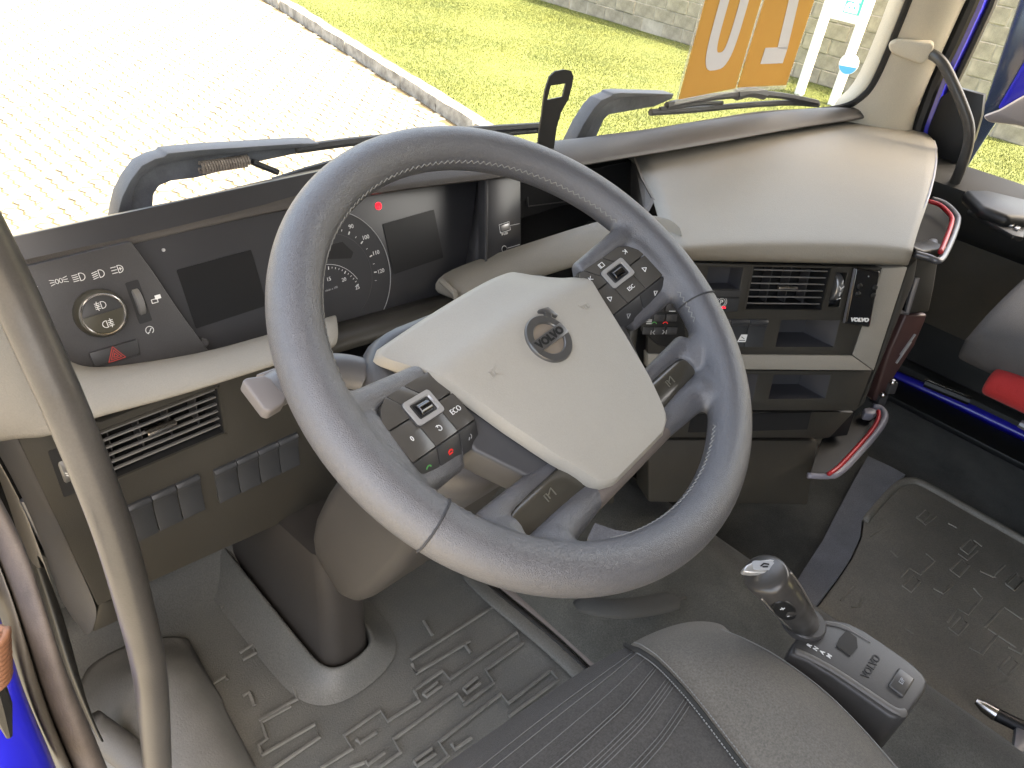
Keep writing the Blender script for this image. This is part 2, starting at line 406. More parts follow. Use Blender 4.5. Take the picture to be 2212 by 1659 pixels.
# white sign frame
WHITE = mat('white_paint', (.80, .80, .78), .5); TEAL = mat('teal_print', (.05, .55, .45), .5); SKYB = mat('blue_print', (.05, .30, .70), .5)
sx = 9.82
PS = Plane((sx, 4, LZ), (0, -1, 0), (-1, 0, 0))
sg = thing('sign_frame', 'white metal sign frame on two posts in front of the block wall', 'sign', (sx, 4, LZ))
u1, u2 = PS.uv(1722, 205)[0], PS.uv(1795, 225)[0]
for u in (u1, u2):
    bm = nb(); box(bm, PS, u-.05, u+.05, -.05, 2.3, -.1, 0); obj('post', bm, WHITE, sg, bevel=.006)
pb = PS.uv(1800, 42)[1]
bm = nb(); box(bm, PS, u1+.051, u2-.051, pb, 2.25, -.06, -.03); sp = obj('panel', bm, WHITE, sg, bevel=.003)
t0 = PS.uv(1850, 55, -.03)
bm = nb(); box(bm, PS, u2-.27, u2-.06, pb+.10, pb+.40, -.029, -.025); obj('teal_patch', bm, TEAL, sg, smooth=0)
text('lettering', 'BD', PS, u2-.165, pb+.25, .22, WHITE, sg, rot=RAD(90), h=-.0245, bold=.012)
# small round sticker plate on the second post
c = PS.uv(1834, 138); st = thing('round_plate', 'small round white and blue plate on the right sign post', 'plate', PS.w(c[0], c[1], .01))
rr = .125
rplate('disc', PS, arc(c[0], c[1], rr, 0, 360, 28)[:-1], .002, .012, WHITE, st, 0)
rplate('blue_segment', PS, arc(c[0], c[1], rr*.96, 200, 350, 16), .0122, .016, SKYB, st, 0)
# ================================================================== truck cab shell, windscreen, wipers
# lip of the dashboard: back edge T (against the glass), front top M, lower front B
LIPZ = lambda x: .68 if x < 1100 else .68-.03*min(1, (x-1100)/780)
T_ = [(-120, 560), (0, 527), (188, 486), (312, 453), (406, 434), (559, 393), (760, 352), (960, 325), (1139, 312), (1358, 288), (1514, 263), (1709, 235), (1846, 230), (1908, 234)]
B_ = [(-120, 617), (0, 588), (188, 543), (312, 512), (406, 490), (559, 455), (760, 417), (960, 390), (1139, 372), (1370, 332), (1514, 310), (1709, 273), (1846, 254), (1911, 246)]
LIP_T = [az(x, y, LIPZ(x)) for x, y in T_]
LIP_B = [az(x, y, LIPZ(x)-.016) for x, y in B_]
def lip_y(X):
    for a, b in zip(LIP_T[:-1], LIP_T[1:]):
        if X <= b.x: return a.y+(b.y-a.y)*(X-a.x)/(b.x-a.x) if X > LIP_T[0].x else LIP_T[0].y + (X-LIP_T[0].x)*.25
    return LIP_T[-1].y
def lip_z(X):
    return .68-.03*max(0, min(1, (X-.5)/.95))
# smooth windscreen base curve: fit a parabola-like curve just ahead of the lip
_xs = np.array([p.x for p in LIP_T]); _ys = np.array([p.y for p in LIP_T]); _pf = np.polyfit(_xs, _ys, 4)
def gy0(X):
    X2 = min(max(X, -.35), 1.5); y = float(np.polyval(_pf, X2))
    if X < -.35: y -= (-.35-X)*.35 + (-.35-X)**2*1.2
    if X > 1.5: y -= (X-1.5)*.6 + (X-1.5)**2*2.
    return y+.035
def glass(X, Z): return V((X, gy0(X)-.10*(Z-.68), Z))
def aglass(x, y, off=0.):
    """pixel -> point on the windscreen surface (moved outwards by off)"""
    v = ray(x, y); lo, hi = .2, 6.
    for _ in range(50):
        t = (lo+hi)/2; p = CAM+v*t
        if p.y < glass(p.x, p.z).y+off: lo = t
        else: hi = t
    return CAM+v*lo
cab = thing('truck_cab', 'blue truck cab shell with ivory pillars, windscreen and door frame', 'truck cab', (.6, 0, 0))
GLASSM = bpy.data.materials.new('clear_glass'); GLASSM.use_nodes = True
t = GLASSM.node_tree; t.nodes.remove(t.nodes['Principled BSDF'])
tr = t.nodes.new('ShaderNodeBsdfTransparent'); tr.inputs['Color'].default_value = (.965, .98, .97, 1)
gl = t.nodes.new('ShaderNodeBsdfGlossy'); gl.inputs['Roughness'].default_value = .01
fr = t.nodes.new('ShaderNodeFresnel'); fr.inputs['IOR'].default_value = 1.12
mx = t.nodes.new('ShaderNodeMixShader'); t.links.new(fr.outputs[0], mx.inputs[0]); t.links.new(tr.outputs[0], mx.inputs[1]); t.links.new(gl.outputs[0], mx.inputs[2])
df = t.nodes.new('ShaderNodeBsdfDiffuse'); df.inputs['Color'].default_value = (.55, .53, .5, 1)
tcg = t.nodes.new('ShaderNodeTexCoord'); ng = t.nodes.new('ShaderNodeTexNoise'); ng.inputs['Scale'].default_value = 5; ng.inputs['Detail'].default_value = 9
rg = t.nodes.new('ShaderNodeMapRange'); rg.inputs['From Min'].default_value = .42; rg.inputs['From Max'].default_value = .8; rg.inputs['To Max'].default_value = .09
t.links.new(tcg.outputs['Object'], ng.inputs['Vector']); t.links.new(ng.outputs['Fac'], rg.inputs['Value'])
mx2 = t.nodes.new('ShaderNodeMixShader'); t.links.new(rg.outputs[0], mx2.inputs[0]); t.links.new(mx.outputs[0], mx2.inputs[1]); t.links.new(df.outputs[0], mx2.inputs[2])
t.links.new(mx2.outputs[0], t.nodes['Material Output'].inputs['Surface'])
XL, XR, ZT = -.47, 1.70, 1.62
bm = nb(); xs = np.linspace(XL+.02, XR-.03, 40); zs = np.linspace(.58, ZT, 14)
grid(bm, [[glass(x, z) for x in xs] for z in zs]); obj('windscreen', bm, GLASSM, cab, smooth=180)
# roof, rear wall, header above the glass (they shade the cab)
bm = nb(); wbox(bm, XL-.05, XR+.05, -1.9, .62, ZT+.3, ZT+.36); obj('roof', bm, mat('roof_lining', (.12, .115, .105), .9, grain=.3, gscale=400), cab, bevel=.01)
LINER = mat('grey_lining', (.14, .132, .12), .85, grain=.3, gscale=400)
bm = nb(); wbox(bm, XL-.05, XR+.05, -1.96, -1.9, -.3, ZT+.36); obj('rear_wall', bm, LINER, cab, bevel=.01)
bm = nb(); wbox(bm, XL-.05, XL, -1.9, -1.3, -.4, ZT+.3); obj('left_side_wall', bm, LINER, cab, bevel=.01)
bm = nb(); wbox(bm, XL-.05, XL, -1.3, .45, 1.75, ZT+.3); obj('door_header', bm, LINER, cab, bevel=.01)
bm = nb(); wbox(bm, XR-.02, XR+.05, -1.9, .45, 1.52, ZT+.3); obj('right_header', bm, LINER, cab, bevel=.01)
rows = [[V((XL-.03, .30+.12*k, .6+z)), V((XL-.06, .52+.1*k, .6+z))] for z, k in ((0, 0), (.5, -.2), (1.0, -.5))]
bm = nb(); grid(bm, rows); obj('a_pillar', bm, IVORY, cab, smooth=60, solid=.03)
bm = nb(); grid(bm, [[glass(x, ZT-.09)+V((0, .01, 0)) for x in xs], [glass(x, ZT-.1)+V((0, -.08, 0)) for x in xs], [glass(x, ZT+.32)+V((0, -.1, 0)) for x in xs], [glass(x, ZT+.32)+V((0, .03, 0)) for x in xs]], close_u=True); obj('windscreen_header', bm, IVORY, cab, smooth=40)
# front bulkhead under the glass
bm = nb(); grid(bm, [[glass(x, .54)+V((0, .012, 0)) for x in xs], [glass(x, -.6)+V((0, .03, 0)) for x in xs], [glass(x, -.6)+V((0, .06, 0)) for x in xs], [glass(x, .54)+V((0, .04, 0)) for x in xs]], close_u=True); obj('front_panel', bm, BLUE, cab, smooth=40)
bm = nb(); grid(bm, [[glass(x, .60)+V((0, -.03, 0)) for x in xs], [glass(x, -.03)+V((0, -.03, 0)) for x in xs]]); obj('bulkhead_lining', bm, VOIDM, cab, smooth=180, solid=.004)
# gasket along the lower right corner of the glass
gpx = [(1300, 300), (1400, 287), (1514, 268), (1640, 248), (1760, 240), (1830, 228), (1868, 204), (1892, 170), (1925, 95), (1962, 2), (1990, -80)]
bm = nb(); tube(bm, smooth_path([aglass(x, y, -.012) for x, y in gpx], 4), .008, 8); obj('windscreen_gasket', bm, BLACK, cab)
# right A-pillar: ivory, from its glass-side edge to its door-side edge
pin = [(2010, -120), (1970, 2), (1932, 95), (1900, 170), (1872, 210), (1850, 222), (1838, 245), (1835, 300)]
pout = [(2150, -120), (2090, 0), (2055, 80), (2018, 158), (1995, 215), (1982, 250), (1975, 275), (1965, 330)]
rows = []
for (a, b) in zip(pin, pout):
    A = aglass(*a, -.02); B = ax(b[0], b[1], 1.66)
    rows.append([A+V((.0, .05, 0)), A, A.lerp(B, .33)+V((-.015, -.012, .0)), A.lerp(B, .7)+V((-.012, -.012, 0)), B, B+V((.05, .02, 0))])
bm = nb(); grid(bm, rows); obj('a_pillar', bm, IVORY, cab, smooth=60, sub=1, solid=.006)
# handle boss on the pillar
PB = Plane(ax(1955, 120, 1.555), (0, -1, 0), (-1, -.35, 0))
q = [(1918, 95), (1935, 85), (2010, 93), (2020, 100), (2003, 132), (1990, 140), (1940, 122), (1922, 112)]
obj('handle_boss', prism(nb(), [PB.px(x, y) for x, y in q], PB.n*-.06), IVORY, cab, bevel=.008, seg=3)
# blue door frame strip and black seals beside the pillar
def strip(name, px, X, w, m, parent, off=0):
    bm = nb(); tube(bm, [ax(x, y, X) for x, y in px], w, 8); return obj(name, bm, m, parent)
strip('door_seal', [(2125, -60), (2096, 10), (2060, 90), (2020, 172), (1984, 270), (1970, 330)], 1.69, .016, BLACK, cab)
strip('door_frame_edge', [(2140, -60), (2112, 15), (2078, 90), (2035, 180), (1999, 270), (1985, 330)], 1.71, .017, BLUE, cab)
strip('window_seal', [(2165, -60), (2138, 15), (2103, 90), (2060, 180), (2020, 270), (2008, 330)], 1.72, .012, BLACK, cab)
# black quarter panel below the window corner
PQ = Plane((1.70, 0, 0), (0, -1, 0), (-1, 0, 0))
plate('corner_panel', PQ, [(2070, 190), (2125, 205), (2120, 250), (2105, 300), (2060, 400), (1990, 430), (1985, 300), (2020, 215)], -.02, 0, BLACK, cab)
# right side: door skin above the sill so the window has a lower edge
PD = Plane((1.66, 0, 0), (0, -1, 0), (-1, 0, 0))
pdoor = thing('passenger_door', 'closed passenger door with black armrest and brown fabric panel', 'door', (1.66, -.4, 0))
bm = nb(); wbox(bm, 1.69, 1.75, -1.5, .26, -.55, .50); obj('door_skin', bm, DOORM, pdoor, bevel=.01)
z1, z0 = .44, .16
bm = nb(); wbox(bm, 1.655, 1.69, -1.3, .20, z0, z1-.03); obj('fabric_panel', bm, DOORB, pdoor, bevel=.012)
rows = []
for y in np.linspace(.22, -1.3, 14):
    rows.append([V((1.70, y, .565)), V((1.60, y, .56)), V((1.565, y, .545)), V((1.56, y, .50)), V((1.60, y, .44)), V((1.66, y, .40)), V((1.70, y, .40))])
bm = nb(); grid(bm, rows, cap=True); obj('armrest', bm, DOORM, pdoor, smooth=50)
PA = Plane((1.56, 0, .556), (0, -1, 0), (0, 0, 1))
qa = [az(x, y, .585) for x, y in ((2082, 408), (2130, 408), (2230, 432), (2240, 470), (2180, 468), (2120, 445))]
bm = nb(); prism(bm, qa, V((0, 0, -.03))); obj('pull_cup', bm, BLACK, pdoor, bevel=.012, seg=3)
qa = [az(x, y, .562) for x, y in ((2090, 452), (2110, 447), (2215, 492), (2212, 512), (2190, 508))]
bm = nb(); prism(bm, qa, V((0, 0, -.012))); sw = obj('switch_plate', bm, BLACK, pdoor, bevel=.003)
for k in range(3):
    c = az(2172+13*k, 478+7*k, .566); bm = nb(); wbox(bm, c.x-.008, c.x+.008, c.y-.005, c.y+.005, .561, .568); obj('switch', bm, CHROMED, sw, bevel=.002)
bm = nb(); grid(bm, [[V((1.725, y, .50)), V((1.70, y-.05 if y < 0 else y, 1.5))] for y in np.linspace(.17, -1.2, 6)]); obj('window_glass', bm, GLASSM, pdoor, smooth=0)
bm = nb(); wbox(bm, 1.69, 1.74, -1.4, .12, 1.48, 1.9); obj('window_header', bm, DOORM, pdoor, bevel=.01)
bm = nb(); wbox(bm, 1.69, 1.74, -1.9, -1.2, .4, 1.9); obj('b_pillar', bm, DOORM, pdoor, bevel=.01)
# exterior mirror seen through the window
mir = thing('door_mirror', 'dark blue door mirror arm seen through the passenger window', 'mirror', ax(2130, 250, 1.95))
PM = Plane((1.95, .15, .7), (0, -1, 0), V((-1, -.25, 0)))
MIRB = mat('mirror_blue_glass', (.02, .035, .07), .2, coat=.5)
plate('housing', PM, [(2260, -40), (2260, 100), (2110, 330), (2062, 410), (2048, 412), (2070, 340), (2130, 215), (2215, -40)], -.05, 0, MIRB, mir, .006)
plate('blue_shell', PM, [(2260, 60), (2260, 190), (2170, 240), (2155, 235), (2215, 130)], .001, .02, BLUE, mir, .006)
plate('lens_edge', PM, [(2260, 180), (2260, 290), (2195, 272), (2135, 265), (2122, 252), (2160, 238)], .021, .045, mat('mirror_grey', (.16, .15, .16), .5), mir, .008)
# right grab handle
gh = thing('grab_handle', 'grey bent grab handle on the ivory right windscreen pillar', 'grab handle', ax(2040, 150, 1.56))
hp = [ax(1992, 118, 1.60), ax(2012, 117, 1.585), ax(2035, 135, 1.57), ax(2055, 172, 1.565), ax(2078, 225, 1.565), ax(2093, 272, 1.57), ax(2091, 315, 1.575), ax(2075, 365, 1.58), ax(2056, 410, 1.59), ax(2045, 450, 1.60)]
bm = nb(); tube(bm, smooth_path(hp, 6), .012, 14); obj('bar', bm, HANDLE, gh, smooth=180)
# left grab handle, close to the camera
lh = thing('grab_handle', 'long thick grey grab handle crossing the left vent in the foreground', 'grab handle', ay(150, 900, .09))
lp = [CAM+ray(x, y).normalized()*d for x, y, d in ((-140, 300, .50), (-70, 440, .505), (-25, 526, .51), (37, 651, .52), (108, 807, .53), (134, 864, .535), (198, 1019, .555), (246, 1150, .58), (284, 1282, .62), (323, 1449, .70), (338, 1616, .84), (342, 1720, .95), (342, 1800, 1.02))]
bm = nb(); tube(bm, smooth_path(lp, 7), .0127, 20); obj('bar', bm, HANDLE, lh, smooth=180)
# wipers (outside the glass)
WIPERL = mat('wiper_flange', (.085, .09, .098), .5, grain=.25, gscale=300, var=.2, vscale=22)
def wiper(label, arm, blade, springpx, wk):
    r = thing('windscreen_wiper', label, 'wiper', aglass(*arm[0][:2], .06), 'windscreen wipers')
    pts = [aglass(x, y, .07) for x, y, w in arm]; ws = [w for x, y, w in arm]
    bm = nb(); prism(bm, [aglass(x, y, .052) for x, y in wk[0]], V((0, .022, 0))); obj('arm', bm, WIPER, r, bevel=.003)
    bm = nb(); prism(bm, [aglass(x, y, .040) for x, y in wk[1]], V((0, .03, .0))); obj('arm_flange', bm, WIPERL, r, bevel=.003)
    for b in blade:
        bm = nb(); tube(bm, smooth_path([aglass(x, y, .045) for x, y in b[1]], 4), b[2], 6); obj(b[0], bm, BLADE, r)
    if springpx:
        A, B = aglass(*springpx[0], .045), aglass(*springpx[1], .045); d = B-A; n = V((0, 1, 0)).cross(d).normalized(); k = d.normalized().cross(n)
        bm = nb(); tube(bm, [A+d*(i/160)+(n*math.cos(i*.7)+k*math.sin(i*.7))*.0075 for i in range(161)], .0021, 5); obj('spring', bm, RUST, r)
    return r
wiper('left windscreen wiper with exposed rusty spring beyond the dark dash edge', [(262, 520, .030), (278, 440, .030), (310, 385, .030), (375, 357, .032), (450, 350, .03), (560, 336, .022), (650, 322, .014), (700, 315, .009)],
      [('rod', [(640, 322), (760, 306), (880, 294), (1000, 283), (1170, 272)], .007), ('blade', [(590, 392), (700, 358), (850, 320), (1000, 296), (1170, 280)], .006), ('strut', [(545, 350), (600, 372)], .005)], ((432, 363), (535, 347)), ([(360, 338), (440, 328), (645, 315), (690, 310), (690, 322), (655, 330), (560, 350), (425, 385), (370, 392), (345, 402), (333, 420), (330, 460), (322, 500), (250, 510), (255, 460), (262, 430), (280, 395), (305, 362), (335, 346)], [(356, 338), (362, 331), (440, 323), (645, 310), (690, 309), (690, 314), (640, 321), (440, 340), (370, 352), (335, 362), (305, 382), (290, 410), (275, 500), (248, 505), (256, 455), (264, 425), (282, 390), (306, 358), (335, 343)]))
wiper('right windscreen wiper whose blade lies below the orange number cards', [(1240, 330, .030), (1268, 285, .030), (1292, 240, .030), (1330, 222, .03), (1400, 217, .028), (1455, 213, .02), (1490, 214, .012)],
      [('blade', [(1405, 243), (1500, 237), (1600, 228), (1700, 222), (1768, 226)], .007), ('yoke', [(1440, 228), (1520, 212), (1620, 203), (1690, 207), (1765, 222)], .008), ('clip', [(1590, 205), (1620, 198), (1650, 204)], .013), ('yoke', [(1425, 236), (1500, 225), (1560, 222)], .005)], None, ([(1238, 315), (1262, 270), (1286, 233), (1301, 217), (1326, 206), (1342, 203), (1455, 205), (1453, 214), (1413, 231), (1316, 248), (1305, 259), (1288, 298), (1280, 325)], [(1236, 318), (1260, 270), (1284, 233), (1300, 216), (1322, 207), (1326, 202), (1342, 200), (1456, 203), (1456, 207), (1345, 213), (1318, 221), (1300, 234), (1280, 268), (1258, 318)]))
# orange number cards in sleeves, stuck on the glass
ORANGE = mat('orange_paper', (.62, .30, .05), .7, col2=(.66, .36, .07), vscale=3)
SLEEVE = mat('clear_sleeve', (.85, .85, .75), .25, alpha=.28)
CARDW = mat('card_white', (.66, .66, .68), .6)
def card(label, px, dig, dpx, mirror):
    o = aglass(*px[3], -.012)
    A = aglass(*px[0], -.012)
    e1 = aglass(*px[2], -.012)-o; n = e1.cross(V((0, -.1, 1))).normalized()
    if n.y > 0: n = -n
    P = Plane(o, e1, n)
    r = thing('number_card', label, 'card', o, 'orange cards on the windscreen')
    pts = [P.px(x, y) for x, y in px]
    c = sum(pts, V())/4
    obj('sleeve', prism(nb(), [c+(p-c)*1.0+(p-c).normalized()*.012 for p in pts], P.n*-.001), SLEEVE, r, smooth=0)
    obj('paper', prism(nb(), [p+P.n*.002 for p in pts], P.n*-.0012), ORANGE, r, smooth=0)
    # digit drawn in the card's own slanted frame
    uvs = [V(P.uv(x, y)) for x, y in px]     # 0 top-left 1 top-right 2 bottom-right 3 bottom-left
    def m(s, t):
        a = uvs[3].lerp(uvs[2], s); b = uvs[0].lerp(uvs[1], s); q = a.lerp(b, t); return (q.x, q.y)
    bm = nb()
    for quad in dig: prism(bm, [P.w(*m(s, t), .0022) for s, t in quad], P.n*.0006)
    obj('digit', bm, CARDW, r, smooth=0)
def ring_digit():
    out = []; o_, i_ = [], []
    for k in range(36):
        a = 2*math.pi*k/36; ca, sa = math.cos(a), math.sin(a)
        f = lambda r, ry: (.5+r*math.copysign(abs(ca)**.6, ca), .52+ry*math.copysign(abs(sa)**.6, sa))
        o_.append(f(.26, .36)); i_.append(f(.10, .245))
    return [(o_[k], o_[(k+1) % 36], i_[(k+1) % 36], i_[k]) for k in range(36)]
two = [[(.30, .16), (.76, .16), (.76, .27), (.30, .27)], [(.55, .26), (.76, .26), (.66, .60), (.46, .60)], [(.46, .60), (.66, .60), (.42, .86), (.22, .86)], [(.22, .78), (.7, .78), (.7, .88), (.22, .88)]]
card('orange card with a white zero on the windscreen', [(1566, -160), (1690, -160), (1587, 190), (1465, 214)], ring_digit(), None, False)
card('orange card with a mirrored white two on the windscreen', [(1700, -160), (1810, -160), (1697, 183), (1592, 188)], two, None, True)
# black upright bracket on the dash lip
br = thing('bracket', 'black plastic bracket with a square hole standing on the dash edge', 'bracket', az(1180, 312, .68))
PBk = Plane(az(1185, 318, .68)+V((0, .012, 0)), (1, -.25, 0), V((-.25, -1, .12)))
outer = [(1161, 325), (1166, 280), (1172, 240), (1174, 220), (1178, 195), (1188, 165), (1200, 154), (1220, 150), (1234, 153), (1239, 165), (1236, 185), (1228, 215), (1212, 243), (1203, 275), (1196, 325)]
hole = [(1190, 185), (1223, 180), (1216, 209), (1182, 216)]
bm = nb(); a = [bm.verts.new(PBk.px(x, y)) for x, y in outer]; b = [bm.verts.new(PBk.px(x, y)) for x, y in hole]
ed = [bm.edges.new((l[i], l[(i+1) % len(l)])) for l in (a, b) for i in range(len(l))]
bmesh.ops.triangle_fill(bm, edges=ed, use_beauty=True)
g = bmesh.ops.extrude_face_region(bm, geom=bm.faces[:]); bmesh.ops.translate(bm, verts=[v for v in g['geom'] if isinstance(v, bmesh.types.BMVert)], vec=PBk.n*-.004)
obj('tab', bm, BLACK, br, smooth=0)
# ================================================================== dashboard
dash = thing('dashboard', 'wide beige and dark grey truck dashboard with instruments, vents and centre console', 'dashboard', (.4, .4, 0))
c22, s22 = math.cos(RAD(22)), math.sin(RAD(22))
PC = Plane((0, .505, .60), (1, 0, 0), (0, -c22, s22))          # instrument face
PH = Plane((0, .482, .60), (1, 0, 0), (0, -c22, s22))          # light switch panel
PU = Plane((0, .455, .60), (1, 0, 0), (0, -c22, s22))          # socket panel
PL = Plane((0, .36, 0), (1, 0, 0), (0, -1, 0))                 # lower left panel
_d = RAD(-35.5); _v = ray(1705, 620).normalized()
PK = Plane(CAM+_v*1.3, (math.cos(_d), math.sin(_d), 0), V((math.sin(_d)*math.cos(RAD(14)), -math.cos(_d)*math.cos(RAD(14)), math.sin(RAD(14)))))   # console
def holed(name, P, outer, holes, h, depth, m, parent, bevel=0):
    bm = nb(); loops = [[bm.verts.new(P.w(u, v, h)) for u, v in l] for l in [outer]+holes]
    ed = [bm.edges.new((l[i], l[(i+1) % len(l)])) for l in loops for i in range(len(l))]
    bmesh.ops.triangle_fill(bm, edges=ed, use_beauty=True)
    g = bmesh.ops.extrude_face_region(bm, geom=bm.faces[:]); bmesh.ops.translate(bm, verts=[x for x in g['geom'] if isinstance(x, bmesh.types.BMVert)], vec=P.n*-depth)
    bmesh.ops.dissolve_limit(bm, angle_limit=.01, verts=bm.verts[:], edges=bm.edges[:])
    return obj(name, bm, m, parent, 35, bevel)
def pxr(P, q, h=0): return [P.uv(x, y, h) for x, y in q]
def rect_of(P, q, h=0):
    """axis-aligned rectangle in plane coordinates closest to four pixel corners TL TR BR BL"""
    a = pxr(P, q, h); return ((a[0][0]+a[3][0])/2, (a[1][0]+a[2][0])/2, (a[2][1]+a[3][1])/2, (a[0][1]+a[1][1])/2)
def rc(r, g=0): u0, u1, v0, v1 = r; return [(u0-g, v0-g), (u1+g, v0-g), (u1+g, v1+g), (u0-g, v1+g)]
def recess(name, P, r, depth, m, parent, h=0, slope=0.):
    u0, u1, v0, v1 = r; bm = nb()
    f = [bm.verts.new(P.w(u, v, h-.0015)) for u, v in rc(r)]; b = [bm.verts.new(P.w(u, v, h-depth)) for u, v in rc((u0, u1-slope, v0+slope*.3, v1))]
    for i in range(4): bm.faces.new((f[i], f[(i+1) % 4], b[(i+1) % 4], b[i]))
    bm.faces.new(b)
    o = obj(name, bm, m, parent, smooth=0); return o
# ---- lip along the windscreen
rows = []
for T, B in zip(LIP_T, LIP_B):
    d = (B-T); M1 = T+d*.55+V((0, 0, .004)); M2 = T+d*.9+V((0, -.002, -.001))
    rows.append([T+V((0, .07, -.05)), T+V((0, .02, -.004)), T, M1, M2, B+V((0, -.004, -.004)), B+V((0, .012, -.014)), B+V((0, .07, -.02))])
bm = nb(); grid(bm, rows, cap=True); obj('lip', bm, LIPM, dash, smooth=60, sub=1)
# ---- instrument cluster
cl = rplate('instrument_cluster', PC, [(-.30, -.16), (.43, -.16), (.43, .10), (-.30, .10)], -.03, 0, CLUST, dash, .001)
for q in ([(380.5, 579), (543.6, 542), (576.4, 663), (420, 707)], [(824, 481), (935.6, 456), (959, 558.7), (850.7, 589.3)]):
    r = rect_of(PC, q); rplate('screen', PC, rrect(*r, .002), .0004, .001, SCREEN, cl, 0)
# speedometer: circle through three traced points of its rim
(p1, p2, p3) = [PC.uv(*q) for q in ((750, 460), (842, 593), (828, 668))]
def circ3(a, b, c):
    A = np.array([[2*(b[0]-a[0]), 2*(b[1]-a[1])], [2*(c[0]-a[0]), 2*(c[1]-a[1])]]); y = np.array([b[0]**2+b[1]**2-a[0]**2-a[1]**2, c[0]**2+c[1]**2-a[0]**2-a[1]**2])
    s = np.linalg.solve(A, y); return s[0], s[1], math.hypot(s[0]-a[0], s[1]-a[1])
sx_, sy_, sr_ = circ3(p1, p2, p3)
spd = rplate('speedometer', PC, arc(sx_, sy_, sr_, 0, 360, 64)[:-1], .0002, .0012, CLUST, cl, 0)
bm = nb(); strokes(bm, PC, [arc(sx_, sy_, sr_, 0, 360, 72)], .0010, .0013, .0022); obj('dial_rim', bm, GREYP, spd, smooth=0)
bm = nb(); strokes(bm, PC, [arc(sx_, sy_, sr_*.66, -60, 240, 50)], .0004, .0013, .0016); obj('inner_line', bm, mat('dark_grey_print', (.09, .09, .09), .5), spd, smooth=0)
# dial numbers every 10 km/h: positions measured for 90..120 fix the scale
a90 = math.atan2(PC.uv(758, 487)[1]-sy_, PC.uv(758, 487)[0]-sx_); a120 = math.atan2(PC.uv(820, 586)[1]-sy_, PC.uv(820, 586)[0]-sx_)
st = (a90-a120)/3
rn = math.hypot(PC.uv(811, 547)[0]-sx_, PC.uv(811, 547)[1]-sy_)
bm = nb(); bm2 = nb()
for k in range(13):
    a = a90+st*(9-k)
    text('dial_number', str(k*10), PC, sx_+rn*math.cos(a), sy_+rn*math.sin(a), .0088, WHITEP, spd, h=.0016, ext=.0002)
    e = rn-.0085
    strokes(bm, PC, [[(sx_+(e-.0035)*math.cos(a), sy_+(e-.0035)*math.sin(a)), (sx_+e*math.cos(a), sy_+e*math.sin(a))]], .0017, .0014, .002)
    if k < 12 or 1:
        a2 = a-st/2; strokes(bm, PC, [[(sx_+(e-.003)*math.cos(a2), sy_+(e-.003)*math.sin(a2)), (sx_+(e-.0005)*math.cos(a2), sy_+(e-.0005)*math.sin(a2))]], .0006, .0014, .002)
obj('tick_marks', bm, WHITEP, spd, smooth=0)
# trip display window and rev counter inside the dial
q = pxr(PC, [(700, 560), (712, 528), (738, 522), (762, 545), (757, 558)]); rplate('trip_display', PC, [(u, v) for u, v in q][::-1], .0013, .0018, SCREEN, spd, 0)
tu, tv = PC.uv(712, 662); tr_ = math.hypot(PC.uv(771, 611)[0]-tu, PC.uv(771, 611)[1]-tv)
bm = nb(); strokes(bm, PC, [arc(tu, tv, tr_*1.06, 25, 155, 40)], .0005, .0013, .0017)
a15 = math.atan2(PC.uv(709, 592)[1]-tv, PC.uv(709, 592)[0]-tu); a25 = math.atan2(PC.uv(775, 612)[1]-tv, PC.uv(775, 612)[0]-tu); s1 = (a15-a25)/10
for k in range(26):
    a = a15+s1*(15-k); L = .0036 if k % 5 == 0 else .0022
    strokes(bm, PC, [[(tu+tr_*math.cos(a), tv+tr_*math.sin(a)), (tu+(tr_-L)*math.cos(a), tv+(tr_-L)*math.sin(a))]], .0011 if k % 5 == 0 else .0006, .0014, .002)
obj('tick_marks', bm, WHITEP, spd, smooth=0)
for n, q in (('10', (672, 618)), ('15', (709, 603)), ('20', (742, 604)), ('25', (771, 621))): text('dial_number', n, PC, *PC.uv(*q), .0078, WHITEP, spd, h=.0016, ext=.0002)
text('dial_unit', 'r/min x 100', PC, *PC.uv(715, 624), .0045, GREYP, spd, h=.0016, ext=.0002)
text('dial_unit', 'km/h', PC, *PC.uv(655, 560), .006, GREYP, spd, h=.0016, ext=.0002)
pu = PC.uv(817, 445); wl_ = rplate('parking_brake_lamp', PC, arc(*pu, .0056, 0, 360, 20)[:-1], .0004, .001, REDL, cl, 0)
text('lamp_symbol', 'P', PC, *pu, .008, mat('dark_red', (.12, .0, .0), .5), wl_, h=.0012, ext=.0002)
bm = nb(); strokes(bm, PC, [arc(*pu, .0040, 0, 360, 18)], .0006, .0011, .0015); obj('lamp_symbol', bm, MATS['dark_red'], wl_, smooth=0)
bm = nb(); lathe(bm, PC, [(.0022, 0), (.0022, .001), (.001, .0016)], 12, *PC.uv(353, 540)); obj('light_sensor', bm, GREYP, cl)
# sill under the instruments (dark) and its pin
bm = nb(); lathe(bm, PC, [(.006, 0), (.006, .014), (.0045, .016)], 16, *PC.uv(432, 738)); obj('reset_pin', bm, CHAR, cl)
# cheek between the cluster and the socket panel
ch = [[PC.px(1032, 372), PU.px(1050, 368)], [PC.px(1024, 450), PU.px(1050, 450)], [PC.px(1012, 530), PU.px(1050, 530)], [PC.px(1000, 612), PU.px(1050, 600)]]
bm = nb(); grid(bm, ch); obj('cheek', bm, mat('cheek_plastic', (.085, .083, .086), .5, var=.06), dash, smooth=180, solid=.004)
bm = nb(); tube(bm, [PU.px(1050, y, .002) for y in (365, 450, 530, 600)], .0022, 8); obj('cheek_edge', bm, CHAR, dash)
